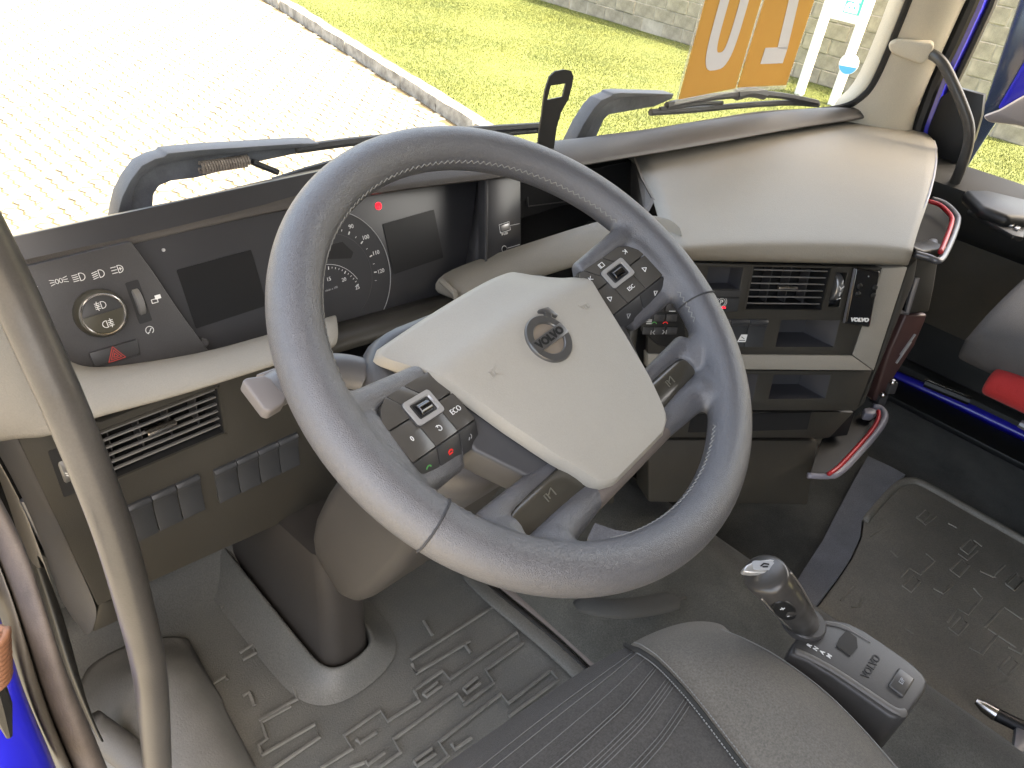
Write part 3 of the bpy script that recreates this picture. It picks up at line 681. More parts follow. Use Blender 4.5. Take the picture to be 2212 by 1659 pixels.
# ---- socket panel
spn = plate('socket_panel', PU, [(1050, 355), (1124, 340), (1126, 575), (1050, 605)], -.02, 0, CLUST, dash, .001)
r = rect_of(PU, [(1078, 484), (1100, 480), (1102, 498), (1080, 502)]); bm = nb(); strokes(bm, PU, [rc(r)+rc(r)[:1]], .0008); obj('usb_frame', bm, WHITEP, spn, smooth=0)
rplate('usb_port', PU, rc(r, -.0022), .0002, .0016, CHROMED, spn, .0003)
u, v = PU.uv(1089, 538); bm = nb(); strokes(bm, PU, [arc(u, v, .0055, 0, 360, 20)], .0009); obj('aux_ring', bm, WHITEP, spn, smooth=0)
bm = nb(); lathe(bm, PU, [(.0042, 0), (.0042, .002), (.0022, .002), (.0018, -.006)], 18, u, v); obj('aux_socket', bm, BLACK, spn)
bm = nb(); strokes(bm, PU, [[PU.uv(1102, 487), PU.uv(1122, 483)], [PU.uv(1096, 536), PU.uv(1122, 528)]], .0007); obj('leader_lines', bm, WHITEP, spn, smooth=0)
text('lettering', 'P USB', PU, *PU.uv(1090, 505), .0058, WHITEP, spn); text('lettering', 'AUX', PU, *PU.uv(1091, 551), .0062, WHITEP, spn)
# ---- dark recess right of the sockets
r0 = [PC.px(1120, 330, -.03), PC.px(1420, 300, -.03), PC.px(1440, 480, -.03), PC.px(1120, 620, -.03)]
bm = nb(); prism(bm, r0, V((0, .02, 0))); obj('recess_back', bm, VOIDM, dash, smooth=0)
PR = Plane(PC.w(0, 0, -.028), PC.a, PC.n)
q = pxr(PR, [(1137, 403), (1311, 364), (1320, 423), (1139, 446)]); bm = nb(); strokes(bm, PR, [q+q[:1]], .002, 0, .003); obj('recess_frame', bm, CHAR, dash, smooth=0)
rplate('recess_floor', Plane(PC.w(0, -.075, -.0), (1, 0, 0), (0, -.1, 1)), [(.40, -.02), (.72, -.18), (.75, .1), (.40, .1)], -.01, 0, BLACK, dash, 0)
# ---- light switch panel
lp_ = plate('light_panel', PH, [(20, 584), (283, 521), (330, 585), (385, 668), (457, 766), (330, 787), (215, 802), (165, 795), (130, 770), (95, 720), (20, 640)], -.03, 0, CHAR, dash, .002)
ku, kv = PH.uv(214, 676)
kr = (PH.uv(268, 663)[0]-PH.uv(158, 690)[0])/2
kn_ = obj('light_knob', lathe(nb(), PH, [(kr, -.002), (kr, .006), (kr*.97, .012), (kr*.9, .0165), (kr*.86, .017)], 48, ku, kv), mat('knob_olive', (.06, .055, .04), .38), lp_)
obj('chrome_ring', lathe(nb(), PH, [(kr*.865, .0165), (kr*.865, .0185), (kr*.83, .0195), (kr*.79, .0185), (kr*.785, .016)], 48, ku, kv, cap=False), CHROME, kn_)
for s in (1, -1):
    o_ = [(ku+kr*.78*math.cos(RAD(a)), kv+s*kr*.015+s*kr*.78*math.sin(RAD(a))) for a in range(2, 179, 8)]
    rplate('knob_half', PH, o_[::s], .010, .0172+.0006*s, BTND, kn_, .0008)
def lamp_icon(bm, P, u, v, s, kind, flip=1, h=0):
    L = []
    f = lambda pts: [(u+flip*x*s, v+y*s) for x, y in pts]
    if kind in ('low', 'high', 'fogf', 'fogr', 'plus', 'dash'):
        L.append(f([(.1, .5)]+arc(.25, 0, .5, 90, -90, 10, .5)+[(.1, -.5), (.1, .5)]))
        ys = (.4, .13, -.13, -.4) if kind != 'plus' else (.4, 0, -.4)
        for y in ys: L.append(f([(-.75, y-.12), (-.1, y)]) if kind in ('low',) else f([(-.75, y), (-.1, y)]))
        if kind in ('fogf', 'fogr'): L.append(f([(-.4, .65), (-.5, .25), (-.32, 0), (-.5, -.3), (-.4, -.65)]))
        if kind == 'plus': L.append(f([(.2, 0), (.6, 0)])); L.append(f([(.4, .2), (.4, -.2)]))
    if kind == 'side':
        L += [f(arc(-.28, 0, .22, 0, 360, 12, .35)), f(arc(.28, 0, .22, 0, 360, 12, .35))]
        for sg_ in (-1, 1):
            for y in (-.4, 0, .4): L.append(f([(sg_*.65, y*.7), (sg_*1.25, y*1.1)]))
    if kind == 'sun':
        L.append(f(arc(0, 0, .25, 0, 360, 10)))
        for k in range(8): a = k*math.pi/4; L.append(f([(.4*math.cos(a), .4*math.sin(a)), (.7*math.cos(a), .7*math.sin(a))]))
    strokes(bm, P, L, s*.085, h+.0003, h+.0007)
for q, k in (((68, 622), 'sun'), ((127, 607), 'side'), ((170, 599), 'dash'), ((212, 592), 'low'), ((253, 582), 'plus')):
    bm = nb(); lamp_icon(bm, PH, *PH.uv(*q), .0086 if k != 'side' else .0072, k); obj('lamp_symbol', bm, WHITEP, lp_, smooth=0)
bm = nb(); lamp_icon(bm, PH, ku+.000, kv+kr*.38, .0078, 'fogf', h=.0178); obj('fog_symbol', bm, WHITEP, kn_, smooth=0)
bm = nb(); lamp_icon(bm, PH, ku+.001, kv-kr*.42, .0078, 'fogr', -1, h=.0166); obj('fog_symbol', bm, WHITEP, kn_, smooth=0)
# dimmer thumb wheel
def thumbwheel(P, u, v, R_, w, out, parent, name='thumb_wheel', axis='u'):
    c = P.w(u, v, out-R_); Q = Plane(c, P.b, P.a)
    o = obj(name, lathe(nb(), Q, [(R_*.93, -w/2), (R_, -w/2+.0015), (R_, w/2-.0015), (R_*.93, w/2)], 40), CHROMED, parent); return o, c
wu, wv = PH.uv(300, 652)
rplate('wheel_slot', PH, rrect(wu-.008, wu+.0075, wv-.026, wv+.026, .002), .0002, .0006, mat('slot_dark', (.02, .02, .021), .5), lp_, 0)
thumbwheel(PH, wu, wv, .022, .009, .0075, lp_)
u, v = PH.uv(337, 645); bm = nb(); strokes(bm, PH, [[(u-.006, v-.0045), (u+.001, v-.0045), (u+.001, v), (u-.006, v), (u-.006, v-.0045)]], .0008)
prism(bm, [PH.w(a, b, .0004) for a, b in ((u-.001, v-.001), (u+.006, v-.001), (u+.006, v+.004), (u-.001, v+.004))], PH.n*.0004); obj('dimmer_symbol', bm, WHITEP, lp_, smooth=0)
u, v = PH.uv(323, 713); bm = nb(); strokes(bm, PH, [arc(u, v, .0046, -60, 240, 18), [(u, v-.001), (u+.0025, v+.0018)], [(u-.003, v-.003), (u-.0005, v-.0022)]], .0008); obj('dimmer_symbol', bm, WHITEP, lp_, smooth=0)
hz = plate('hazard_switch', PH, [(193, 763), (296, 733), (303, 766), (205, 793)], -.003, .004, BTND, lp_, .0012)
hc = PH.uv(249, 766, .004); tri_ = lambda s: [(hc[0]+s*math.cos(RAD(a)), hc[1]+s*math.sin(RAD(a))-.001) for a in (90, 210, 330, 90)]
bm = nb(); strokes(bm, PH, [tri_(.0112), tri_(.0070), tri_(.0030)], .0008, .0042, .0048); obj('hazard_symbol', bm, mat('red_line', (.5, .06, .05), .5), hz, smooth=0)
# ---- beige rail (left part) rolling over to the lower panel
Upx = [(-200, 560), (-60, 600), (20, 640), (95, 720), (130, 770), (165, 796), (215, 803), (330, 788), (457, 767), (600, 724), (720, 690)]
Lpx = [(-160, 990), (-60, 980), (30, 962), (70, 958), (110, 955), (150, 935), (215, 908), (330, 880), (470, 837), (600, 795), (720, 757)]
rows = [[], [], [], [], [], []]
for (a, b) in zip(Upx, Lpx):
    A = PH.px(a[0], a[1]-9, -.004); B = PL.px(*b, .018)
    m0_ = A.lerp(B, .12)+V((0, -.006, .010)); m1 = A.lerp(B, .45)+V((0, -.010, .026)); m2 = A.lerp(B, .82)+V((0, -.014, .014))
    rows[0].append(A+V((0, .01, -.015))); rows[1].append(A); rows[2].append(m0_); rows[3].append(m1); rows[4].append(m2); rows[5].append(B)
rows.append([p+V((0, .03, -.006)) for p in rows[5]])
bm = nb(); grid(bm, rows); obj('beige_rail', bm, BEIGE, dash, smooth=180, sub=2, solid=.003)
# dark rail piece under the instruments, behind the wheel rim
rows = []
for (a, b, c) in (((640, 722), (640, 752), (640, 792)), ((760, 688), (760, 714), (760, 752)), ((880, 655), (880, 684), (880, 720)), ((985, 625), (985, 652), (985, 685))):
    rows.append([PC.px(*a, .002), ay(*b, .40), ay(*c, .39)])
bm = nb(); grid(bm, rows); obj('column_sill', bm, BROWN, dash, smooth=180, sub=1, solid=.01)
# beige rail right of the column
def rsec(p, r): return [p+V((0, .05, r*.6)), p+V((0, .02, r)), p+V((0, -.012, r*.75)), p+V((0, -.024, 0)), p+V((0, -.015, -r*.8)), p+V((0, .03, -r))]
rp = [ay(972, 643, .415), ay(1060, 607, .40), ay(1180, 568, .36), ay(1290, 534, .30), ay(1390, 508, .235), ay(1475, 505, .17)]
rows = [rsec(p, .022+.004*i/5) for i, p in enumerate(rp)]
bm = nb(); grid(bm, rows, cap=True); obj('beige_rail', bm, BEIGE, dash, smooth=60, sub=2)
bm = nb(); tube(bm, [p+V((-.003, 0, 0)) for p in rsec(rp[0], .023)[1:5]], .005, 8); obj('rail_end_edge', bm, BEIGE, dash)
# ---- lower left panel with vent, roller and switch blanks
vr = rect_of(PL, [(203, 932), (465, 845), (490, 930), (243, 1040)])
bot = [(-.326, .285), (-.30, .268), (.05, .24)]
lo = holed('lower_panel', PL, [(-.331, .285), (.06, .245), (.06, .40), (-.02, .47), (-.04, .553), (-.27, .553), (-.30, .572), (-.347, .572)], [rc(vr)], 0, .02, BROWN, dash, .0015)
def vent(P, r, parent, nsl, knob_uv, hv=0):
    u0, u1, v0, v1 = r
    vt = recess('air_vent', P, (u0+.0006, u1-.0006, v0+.0006, v1-.0006), .07, VOIDM, parent, h=hv)
    bm = nb(); strokes(bm, P, [rc(r, .0012)+rc(r, .0012)[:1]], .0026, hv-.002, hv+.0012); obj('vent_frame', bm, BROWN, vt, smooth=0)
    for k in range(4):
        u = u0+(u1-u0)*(k+.5)/4; bm = nb(); box(bm, P, u-.0008, u+.0008, v0+.003, v1-.003, hv-.055, hv-.03); obj('vane', bm, CHAR, vt, smooth=0)
    for k in range(nsl):
        v = v0+(v1-v0)*(k+.75)/(nsl+.4)
        Q = Plane(P.w((u0+u1)/2, v, hv-.008), P.a, P.n*math.cos(.12)+P.b*math.sin(.12))
        bm = nb(); box(bm, Q, (u0-u1)/2+.001, (u1-u0)/2-.001, -.0011, .0011, -.0025, .0025); obj('slat', bm, mat('slat_plastic', (.15, .145, .138), .4), vt, bevel=.0008)
    if knob_uv:
        bm = nb(); box(bm, P, knob_uv[0]-.017, knob_uv[0]+.017, knob_uv[1]-.0022, knob_uv[1]+.0022, hv-.010, hv+.003); obj('vent_tab', bm, CHROME, vt, bevel=.0012)
    return vt
vent(PL, vr, dash, 6, PL.uv(350, 925))
bm = nb(); tw, tc_ = thumbwheel(PL, PL.uv(140, 1018)[0]+.002, PL.uv(140, 1018)[1], .026, .012, .006, dash, 'vent_roller'); bm.free()
u, v = PL.uv(140, 1018); rplate('roller_slot', PL, rrect(u-.009, u+.011, v-.034, v+.034, .002), .0002, .0008, MATS['slot_dark'], dash, 0)
PT = Plane(PL.w(u+.002, v, .0065), (1, 0, 0), (0, -1, 0)); bm = nb(); strokes(bm, PT, [[(0, .014), (0, .009)], [(-.003, .003), (0, 0), (.003, .003)], [(-.003, 0), (0, -.003)], [(0, -.006), (0, -.012)]], .0012); obj('roller_symbol', bm, WHITEP, dash, smooth=0)
def rocker(P, u0, u1, v0, v1, m, parent, name='switch_blank', h=0):
    pr = [(v1, h-.004), (v1, h+.004), (v1-.004, h+.0068), (v1-.009, h+.0062), (v1-.010, h+.004), ((v0+v1)/2, h+.0022), (v0+.006, h+.0034), (v0, h+.0048), (v0, h-.004)]
    bm = nb(); prism(bm, [P.w(u0, v, hh) for v, hh in pr], P.a*(u1-u0)); o = obj(name, bm, m, parent, bevel=.0007)
    return o
zr = rect_of(PL, [(458, 1009), (640, 939), (648, 1002), (470, 1081)]); w_ = (zr[1]-zr[0])/4
for k in range(4): rocker(PL, zr[0]+w_*k+.0006, zr[0]+w_*(k+1)-.0006, zr[2], zr[3], SWM, dash)
e = PL.uv(428, 1022); e2 = PL.uv(437, 1098)
for k in range(3): rocker(PL, e[0]-w_*(3-k)+.0006, e[0]-w_*(2-k)-.0006, e2[1], e[1], SWM, dash)
# left end face of the dash with pocket, running forward from the panel edge
EA = [(38, 940), (45, 959), (100, 1075), (150, 1182), (185, 1258), (213, 1317), (205, 1345), (197, 1369)]
EB = [(-40, 930), (-15, 975), (43, 1074), (85, 1185), (111, 1258), (128, 1314), (150, 1335), (180, 1362)]
rows = [[ay(*a, .362), ay(*a, .362).lerp(ay(*b, .43), .12)+V((-.003, 0, 0)), ay(*a, .362).lerp(ay(*b, .43), .6)+V((-.004, 0, 0)), ay(*b, .43), ay(*b, .43)+V((.02, .05, 0))] for a, b in zip(EA, EB)]
bm = nb(); grid(bm, rows); obj('end_face', bm, mat('end_face_grey', (.105, .099, .094), .5, grain=.15, var=.08), dash, smooth=60, sub=1)
TB = [(-90, 900), (-60, 930), (0, 1000), (40, 1105), (68, 1185), (88, 1265), (95, 1313), (115, 1325)]
rows = [[ay(*a, .432), ay(*a, .432).lerp(ay(*b, .45), .4)+V((0, -.008, 0)), ay(*b, .45), ay(*b, .45)+V((0, .06, 0))] for a, b in zip(EB[:6]+[(128, 1316), (128, 1320)], TB)]
bm = nb(); grid(bm, rows); obj('side_trim', bm, mat('taupe_trim', (.26, .235, .20), .55, grain=.2), dash, smooth=180, sub=1)
bm = nb(); tube(bm, [ay(x, y, .425) for x, y in ((50, 1080), (75, 1130), (100, 1180), (115, 1215))], .004, 8); obj('hinge_spring', bm, SILVER, dash)
plate('pocket_slot', Plane((0, .395, 0), (1, 0, 0), (-.5, -1, 0)), [(110, 1205), (135, 1240), (160, 1300), (172, 1320), (160, 1322), (135, 1280)], -.004, .0, MATS['slot_dark'], dash, .001)
plate('end_corner', PL, [(214, 1305), (262, 1290), (262, 1340), (200, 1369)], -.06, -.004, BROWN, dash, .004)
# underside of the left dash
bm = nb(); prism(bm, [V((-.326, .372, .283)), V((.16, .372, .236)), V((.16, .60, .20)), V((-.37, .60, .25))], V((0, 0, .012))); obj('knee_underside', bm, BROWN, dash, bevel=.003)
# ---- big beige pad on the right
rows = []
R0 = [(1372, 340), (1514, 313), (1650, 289), (1780, 268), (1895, 256), (2022, 291)]
R1 = [(1392, 390), (1520, 372), (1660, 355), (1800, 345), (1920, 340), (2029, 348)]
R2 = [(1415, 432), (1540, 428), (1680, 420), (1820, 415), (1930, 412), (2010, 425)]
R3 = [(1425, 490), (1555, 485), (1690, 482), (1820, 480), (1920, 480), (1986, 488)]
R4 = [(1466, 530), (1570, 522), (1690, 520), (1810, 521), (1900, 524), (1972, 534)]
R5 = [(1479, 563), (1580, 565), (1690, 567), (1800, 570), (1890, 572), (1961, 574)]
rows = [[az(x, y, .60)+V((0, .08, 0)) for x, y in R0], [az(x, y, .618) for x, y in R0], [az(x, y, .626) for x, y in R1], [az(x, y, .634) for x, y in R2], [az(x, y, .642) for x, y in R3], [az(x, y+2, .645) for x, y in R4], [az(x, y+12, .637) for x, y in R4], [PK.px(x, y, .014) for x, y in R5], [PK.px(x, y, -.03) for x, y in R5]]
bm = nb(); grid(bm, rows); obj('beige_shelf', bm, BEIGE, dash, smooth=180, sub=2, solid=.004)
# end faces of the shelf
bm = nb(); e = [rows[1][0], rows[2][0], rows[3][0], az(1395, 470, .62), PC.px(1368, 490, .02), PC.px(1368, 338, .02)]; prism(bm, e, V((.004, .01, 0))); obj('shelf_end', bm, mat('shelf_end_plastic', (.10, .088, .075), .6, grain=.2), dash, smooth=0)
e = [[rows[i][5], rows[i][5]+V((.02, .012, -.035))] for i in (1, 2, 3, 4)]
bm = nb(); grid(bm, e); obj('shelf_side', bm, mat('pale_grey_trim', (.36, .36, .40), .45), dash, smooth=180, sub=1, solid=.004)
# ---- centre console facing the driver
pan = [(1400, 566), (1907, 579), (1842, 767), (1400, 764)]
pr_ = pxr(PK, pan)
pk1 = rect_of(PK, [(1530, 577), (1606, 578), (1598, 626), (1524, 624)])
kv_ = rect_of(PK, [(1625, 575), (1790, 579), (1780, 671), (1614, 667)])
bn = rect_of(PK, [(1686, 690), (1812, 693), (1803, 752), (1678, 747)])
ts = rect_of(PK, [(1802, 588), (1826, 590), (1818, 664), (1795, 662)])
top = max(p[1] for p in pr_)+.004
con = holed('console_panel', PK, [pr_[0], (pr_[3][0], pr_[3][1]), pr_[2], (pr_[1][0], pr_[1][1])][::-1], [rc(pk1), rc(kv_), rc(bn), rc(ts)], 0, .012, BROWN, dash, .0008)
recess('pocket', PK, pk1, .035, mat('pocket_plastic', (.045, .045, .05), .45, var=.1), dash, slope=.004)
vent(PK, kv_, dash, 6, PK.uv(1702, 622))
recess('bin', PK, bn, .05, MATS['pocket_plastic'], dash, slope=.03)
recess('roller_recess', PK, ts, .02, MATS['slot_dark'], dash)
c_ = PK.uv(1811, 624); thumbwheel(PK, c_[0], c_[1], .024, .013, .006, dash, 'vent_roller')
PT = Plane(PK.w(c_[0], c_[1], .0065), PK.a, PK.n); bm = nb(); strokes(bm, PT, [[(0, .016), (0, .010)], [(-.004, .006), (0, .002), (.004, .006)], [(0, 0), (0, .002)], [(0, -.004), (0, -.010)], [(-.003, -.016), (.003, -.014)]], .0014); obj('roller_symbol', bm, WHITEP, dash, smooth=0)
# parking brake switch
rplate('switch_filler', PK, rc(rect_of(PK, [(1524, 626), (1600, 627), (1596, 642), (1520, 641)])), -.004, .003, BTND, dash, .001)
pb_ = rplate('parking_brake_switch', PK, rc(rect_of(PK, [(1520, 642), (1596, 643), (1590, 672), (1515, 671)])), -.004, .004, SWM, dash, .001)
pc_ = PK.uv(1558, 653, .004); text('brake_symbol', 'P', PK, *pc_, .011, WHITEP, pb_, h=.0044)
bm = nb(); strokes(bm, PK, [arc(*pc_, .0066, 0, 360, 20), arc(*pc_, .0092, 45, -45, 8), arc(*pc_, .0092, 135, 225, 8)], .0007, .0042, .0047); obj('brake_symbol', bm, WHITEP, pb_, smooth=0)
bm = nb(); strokes(bm, PK, [[PK.uv(1548, 664, .004), PK.uv(1566, 664.5, .004)]], .0022, .0042, .005); obj('brake_light', bm, REDL, pb_, smooth=0)
r = rect_of(PK, [(1492, 687), (1655, 691), (1648, 750), (1486, 746)]); w_ = (r[1]-r[0])/4
for k in range(4):
    s_ = rocker(PK, r[0]+w_*k+.0006, r[0]+w_*(k+1)-.0006, r[2], r[3], SWM, dash, 'rocker_switch')
    if k == 2:
        u, v = PK.uv(1603, 731, .004); bm = nb(); prism(bm, [PK.w(u+a, v+b, .0045) for a, b in ((-.008, -.006), (.007, -.006), (.008, .007), (-.003, .007))], PK.n*.0005); obj('window_symbol', bm, WHITEP, s_, smooth=0)
        bm = nb(); strokes(bm, PK, [[(u-.005, v-.003), (u+.005, v-.003)], [(u-.002, v+.003), (u+.003, v)]], .0012, .0052, .0056); obj('window_symbol', bm, BTND, s_, smooth=0)
# beige frame strips
plate('console_frame', PK, [(1908, 579), (1961, 577), (1888, 801), (1843, 768)], -.02, .003, BEIGE, dash, .002)
plate('console_frame', PK, [(1400, 765), (1842, 769), (1887, 801), (1400, 797)], -.02, .003, BEIGE, dash, .002)
# lower console with bins
lr = pxr(PK, [(1400, 799), (1883, 802), (1850, 887), (1400, 886)], -.008)
b1 = rect_of(PK, [(1669, 809), (1792, 811), (1786, 863), (1663, 861)], -.008); b2 = rect_of(PK, [(1545, 808), (1634, 809), (1630, 866), (1540, 865)], -.008)
holed('lower_console', PK, lr[::-1], [rc(b1), rc(b2)], -.008, .012, BROWN, dash, .0008)
for b in (b1, b2): recess('bin', PK, b, .05, MATS['pocket_plastic'], dash, h=-.008, slope=.025)
plate('console_step', PK, [(1400, 889), (1846, 890), (1792, 947), (1400, 946)], -.10, -.03, BROWN, dash, .003)
r = rect_of(PK, [(1500, 892), (1757, 893), (1735, 930), (1480, 930)], -.03)
rplate('shelf_shade_plate', PK, rc(r), -.0305, -.028, VOIDM, dash, 0)  # flat black plate paints the shade inside a shelf opening
plate('lower_box', PK, [(1400, 950), (1768, 952), (1745, 1092), (1400, 1086)], -.12, -.05, mat('lower_box_plastic', (.042, .038, .03), .6, grain=.2, var=.15), dash, .006)
plate('console_core', PK, [(1330, 570), (1950, 580), (1830, 940), (1330, 1000)], -.30, -.075, BLACK, dash, 0)
u_, v_ = PK.uv(1400, 566); _, vb_ = PK.uv(1400, 1088)
bm = nb(); box(bm, PK, u_-.012, u_+.002, vb_, v_+.004, -.30, -.004); obj('console_side', bm, BROWN, dash, bevel=.003)
# keypad left of the console, seen through the wheel
kp = plate('keypad', PK, [(1385, 640), (1480, 640), (1482, 742), (1455, 757), (1420, 745), (1385, 715)], .0, .006, BLACK, dash, .003)
for i, row in enumerate((650, 672, 700)):
    for j, colx in enumerate((1396, 1420, 1447)):
        c = PK.uv(colx+3, row+14, .006); rplate('key', PK, rrect(c[0]-.009, c[0]+.009, c[1]-.006, c[1]+.006, .001), .0062, .0085, BTND, kp, .0005)
for q, mm, L in (((1452, 672), WHITEP, [[(-.005, 0), (.005, 0)]]), ((1402, 695), WHITEP, [[(-.004, .003), (.004, .003)], [(-.004, 0), (.004, 0)], [(-.004, -.003), (.004, -.003)]]), ((1437, 698), REDP, [arc(0, -.002, .004, 20, 160, 6)]), ((1413, 698), GREENP, [arc(0, -.002, .004, 20, 160, 6)]), ((1435, 717), GREYP, [[(-.003, -.003), (0, 0), (-.003, .003)], [(.003, -.003), (.003, .003)]]), ((1410, 718), GREYP, [[(.003, -.003), (0, 0), (.003, .003)], [(-.003, -.003), (-.003, .003)]])):
    u, v = PK.uv(*q, .0085); bm = nb(); strokes(bm, PK, [[(u+a, v+b) for a, b in l] for l in L], .0012, .0087, .0092); obj('key_symbol', bm, mm, kp, smooth=0)
# ---- passenger side: front of the shelf with red trim, side pocket, lower tray
PE = Plane((1.08, -.07, .5), V((.72, -.5, 0)), V((-.5, -.72, .18)))
plate('passenger_front', PE, [(1971, 530), (1998, 541), (2030, 538), (2050, 532), (2027, 574), (2019, 624), (2008, 676), (1960, 679), (1978, 590), (1982, 562)], -.06, 0, BROWN, dash, .006, 3)
plate('passenger_lower_front', PE, [(1956, 679), (2006, 679), (1978, 746), (1938, 808), (1905, 868), (1885, 868), (1920, 760)], -.06, -.008, MAROON, dash, .006, 3)
plate('side_band', PK, [(1963, 578), (1985, 556), (1975, 610), (1938, 700), (1868, 872), (1853, 886), (1890, 801)], -.10, -.012, BROWN, dash, .004)
plate('pocket_inner', PE, [(1984, 560), (1978, 590), (1958, 668), (1935, 668), (1955, 610), (1968, 575)], -.07, -.02, BLACK, dash, .002)
bm = nb(); tube(bm, [PE.px(x, y, .002) for x, y in ((1980, 600), (1968, 640), (1958, 676), (1938, 672))], .006, 8); obj('pocket_edge', bm, SILVER, dash)
rim = [az(x, y, .56) for x, y in ((2012, 430), (2040, 440), (2064, 462), (2068, 482), (2050, 530), (2030, 562), (2005, 556), (1975, 548))]
bm = nb(); tube(bm, smooth_path(rim, 5), .0065, 10); obj('shelf_rim', bm, SILVER, dash, smooth=180)
rim = [az(x, y, .572) for x, y in ((2005, 434), (2032, 444), (2054, 466), (2055, 484), (2040, 525), (2031, 545))]
bm = nb(); tube(bm, smooth_path(rim, 5), .0045, 10); obj('red_trim', bm, REDTRIM, dash, smooth=180)
bm = nb(); prism(bm, [az(x, y, .53) for x, y in ((1990, 430), (2030, 448), (2050, 470), (2050, 490), (2025, 545), (1975, 540), (1960, 520))], V((0, 0, -.015))); obj('shelf_floor', bm, VOIDM, dash, smooth=0)
bm = nb(); prism(bm, [az(x, y, .555) for x, y in ((1998, 522), (2010, 512), (2028, 515), (2030, 532), (2012, 535))], V((0, 0, -.02))); obj('shelf_knob', bm, SILVER, dash, bevel=.006, seg=3)
bm = nb(); strokes(bm, PE, [[PE.uv(1935, 783, -.008), PE.uv(1966, 738, -.008)], [PE.uv(1944, 765, -.008), PE.uv(1975, 722, -.008)]], .0025, -.008, -.004); obj('white_pinstripe', bm, GREYP, dash, smooth=0)
for q in ((1925, 838), (1904, 865)):
    bm = nb(); c = PE.uv(*q, -.004); box(bm, PE, c[0]-.008, c[0]+.012, c[1]-.014, c[1]+.014, -.03, 0); obj('clip', bm, CHAR, dash, bevel=.004, seg=2)
    bm = nb(); sphere(bm, PE.px(q[0]+3, q[1]-12, .0), .007, 6); obj('clip_screw', bm, CHROME, dash)
tr = [az(x, y, .24) for x, y in ((1885, 878), (1903, 884), (1911, 902), (1896, 930), (1860, 972), (1826, 1008), (1800, 1026), (1775, 1029), (1745, 1027))]
bm = nb(); tube(bm, smooth_path(tr, 4), [.0075]*25+[.0055]*8, 10); obj('tray_rim', bm, mat('lilac_trim', (.22, .215, .25), .4), dash, smooth=180)
tr2 = [az(x, y, .249) for x, y in ((1897, 888), (1898, 902), (1883, 930), (1848, 970), (1812, 1008), (1790, 1024))]
bm = nb(); tube(bm, smooth_path(tr2, 4), .0042, 8); obj('red_trim', bm, REDTRIM, dash, smooth=180)
bm = nb(); prism(bm, [az(x, y, .225) for x, y in ((1870, 885), (1905, 888), (1895, 925), (1800, 1020), (1750, 1024), (1775, 950))], V((0, 0, -.012))); obj('tray_floor', bm, BLACK, dash, smooth=0)
bm = nb(); prism(bm, [az(x, y, .25) for x, y in ((1866, 880), (1880, 878), (1900, 885), (1890, 895), (1868, 892))], V((0, 0, -.02))); obj('tray_buckle', bm, MATS['lilac_trim'], dash, bevel=.005)
# ---- remote control standing on the console
rmr = rect_of(PK, [(1852, 580), (1903, 585), (1878, 707), (1827, 700)], .012)
rm = thing('remote_control', 'flat black remote control with four keys clipped on the console edge', 'remote control', PK.px(1865, 645, .005))
# its long sides lean a little in the console plane
q = pxr(PK, [(1850, 579), (1903, 585), (1880, 708), (1826, 700)], .014)
obj('body', prism(nb(), [PK.w(u, v, .014) for u, v in q], PK.n*-.0125), mat('remote_gloss', (.008, .008, .009), .12, coat=.5), rm, bevel=.0035, seg=3)
obj('side_rail', prism(nb(), [PK.w(u, v, .0135) for u, v in pxr(PK, [(1846, 581), (1849.5, 581), (1825.5, 698), (1822, 698)], .013)], PK.n*-.004), SILVER, rm, bevel=.001)
for x, y in ((1857, 618), (1890, 621), (1853, 635), (1886, 638)):
    bm = nb(); u, v = PK.uv(x, y, .014); lathe(bm, PK, [(.0048, .0138), (.0045, .0152), (.0025, .0162), (.0004, .0164)], 16, u, v); obj('key', bm, BLACK, rm)
bm = nb(); u, v = PK.uv(1876, 597, .014); lathe(bm, PK, [(.0012, .0138), (.0010, .0148)], 8, u, v); obj('indicator', bm, GREYP, rm)
text('lettering', 'VOLVO', PK, *PK.uv(1857, 691, .014),   .0088, WHITEP, rm, h=.0146, rot=RAD(-1), sx=1.15, bold=.0006)
# ================================================================== steering column and wheel
WC = V((0, 0, .76)); WN = V((0, -.479, .878)).normalized()
P0 = Plane(WC, (1, 0, 0), WN)
TA = RAD(7.5); PW = Plane(WC, P0.a*math.cos(TA)+P0.b*math.sin(TA), WN)     # wheel turned a little to the left
colm = thing('steering_column', 'dark grey steering column cover with foot and stalks behind the wheel', 'steering column', (0, .3, 0))
def loft(bm, secs, P, n=5):
    rows = []
    for (u0, u1, v0, v1, r, h) in secs: rows.append([P.w(u, v, h) for u, v in rrect(u0, u1, v0, v1, r, n)])
    return grid(bm, rows, close_v=True, cap=True)
COLG = mat('column_grey', (.065, .065, .07), .42, grain=.1, var=.06)
COLB = mat('column_taupe', (.15, .125, .11), .55, grain=.2, var=.08)
bm = nb(); loft(bm, [(-.116, .116, -.078, .066, .04, -.052), (-.128, .128, -.085, .076, .045, -.058), (-.130, .130, -.088, .082, .045, -.080), (-.114, .114, -.085, .076, .045, -.15), (-.092, .092, -.08, .07, .045, -.21)], P0, 7); obj('upper_shroud', bm, COLG, colm, smooth=60)
bm = nb(); loft(bm, [(-.085, .085, -.07, .035, .04, -.035), (-.085, .085, -.07, .035, .04, -.058)], P0, 6); obj('hub_neck', bm, COLB, colm)
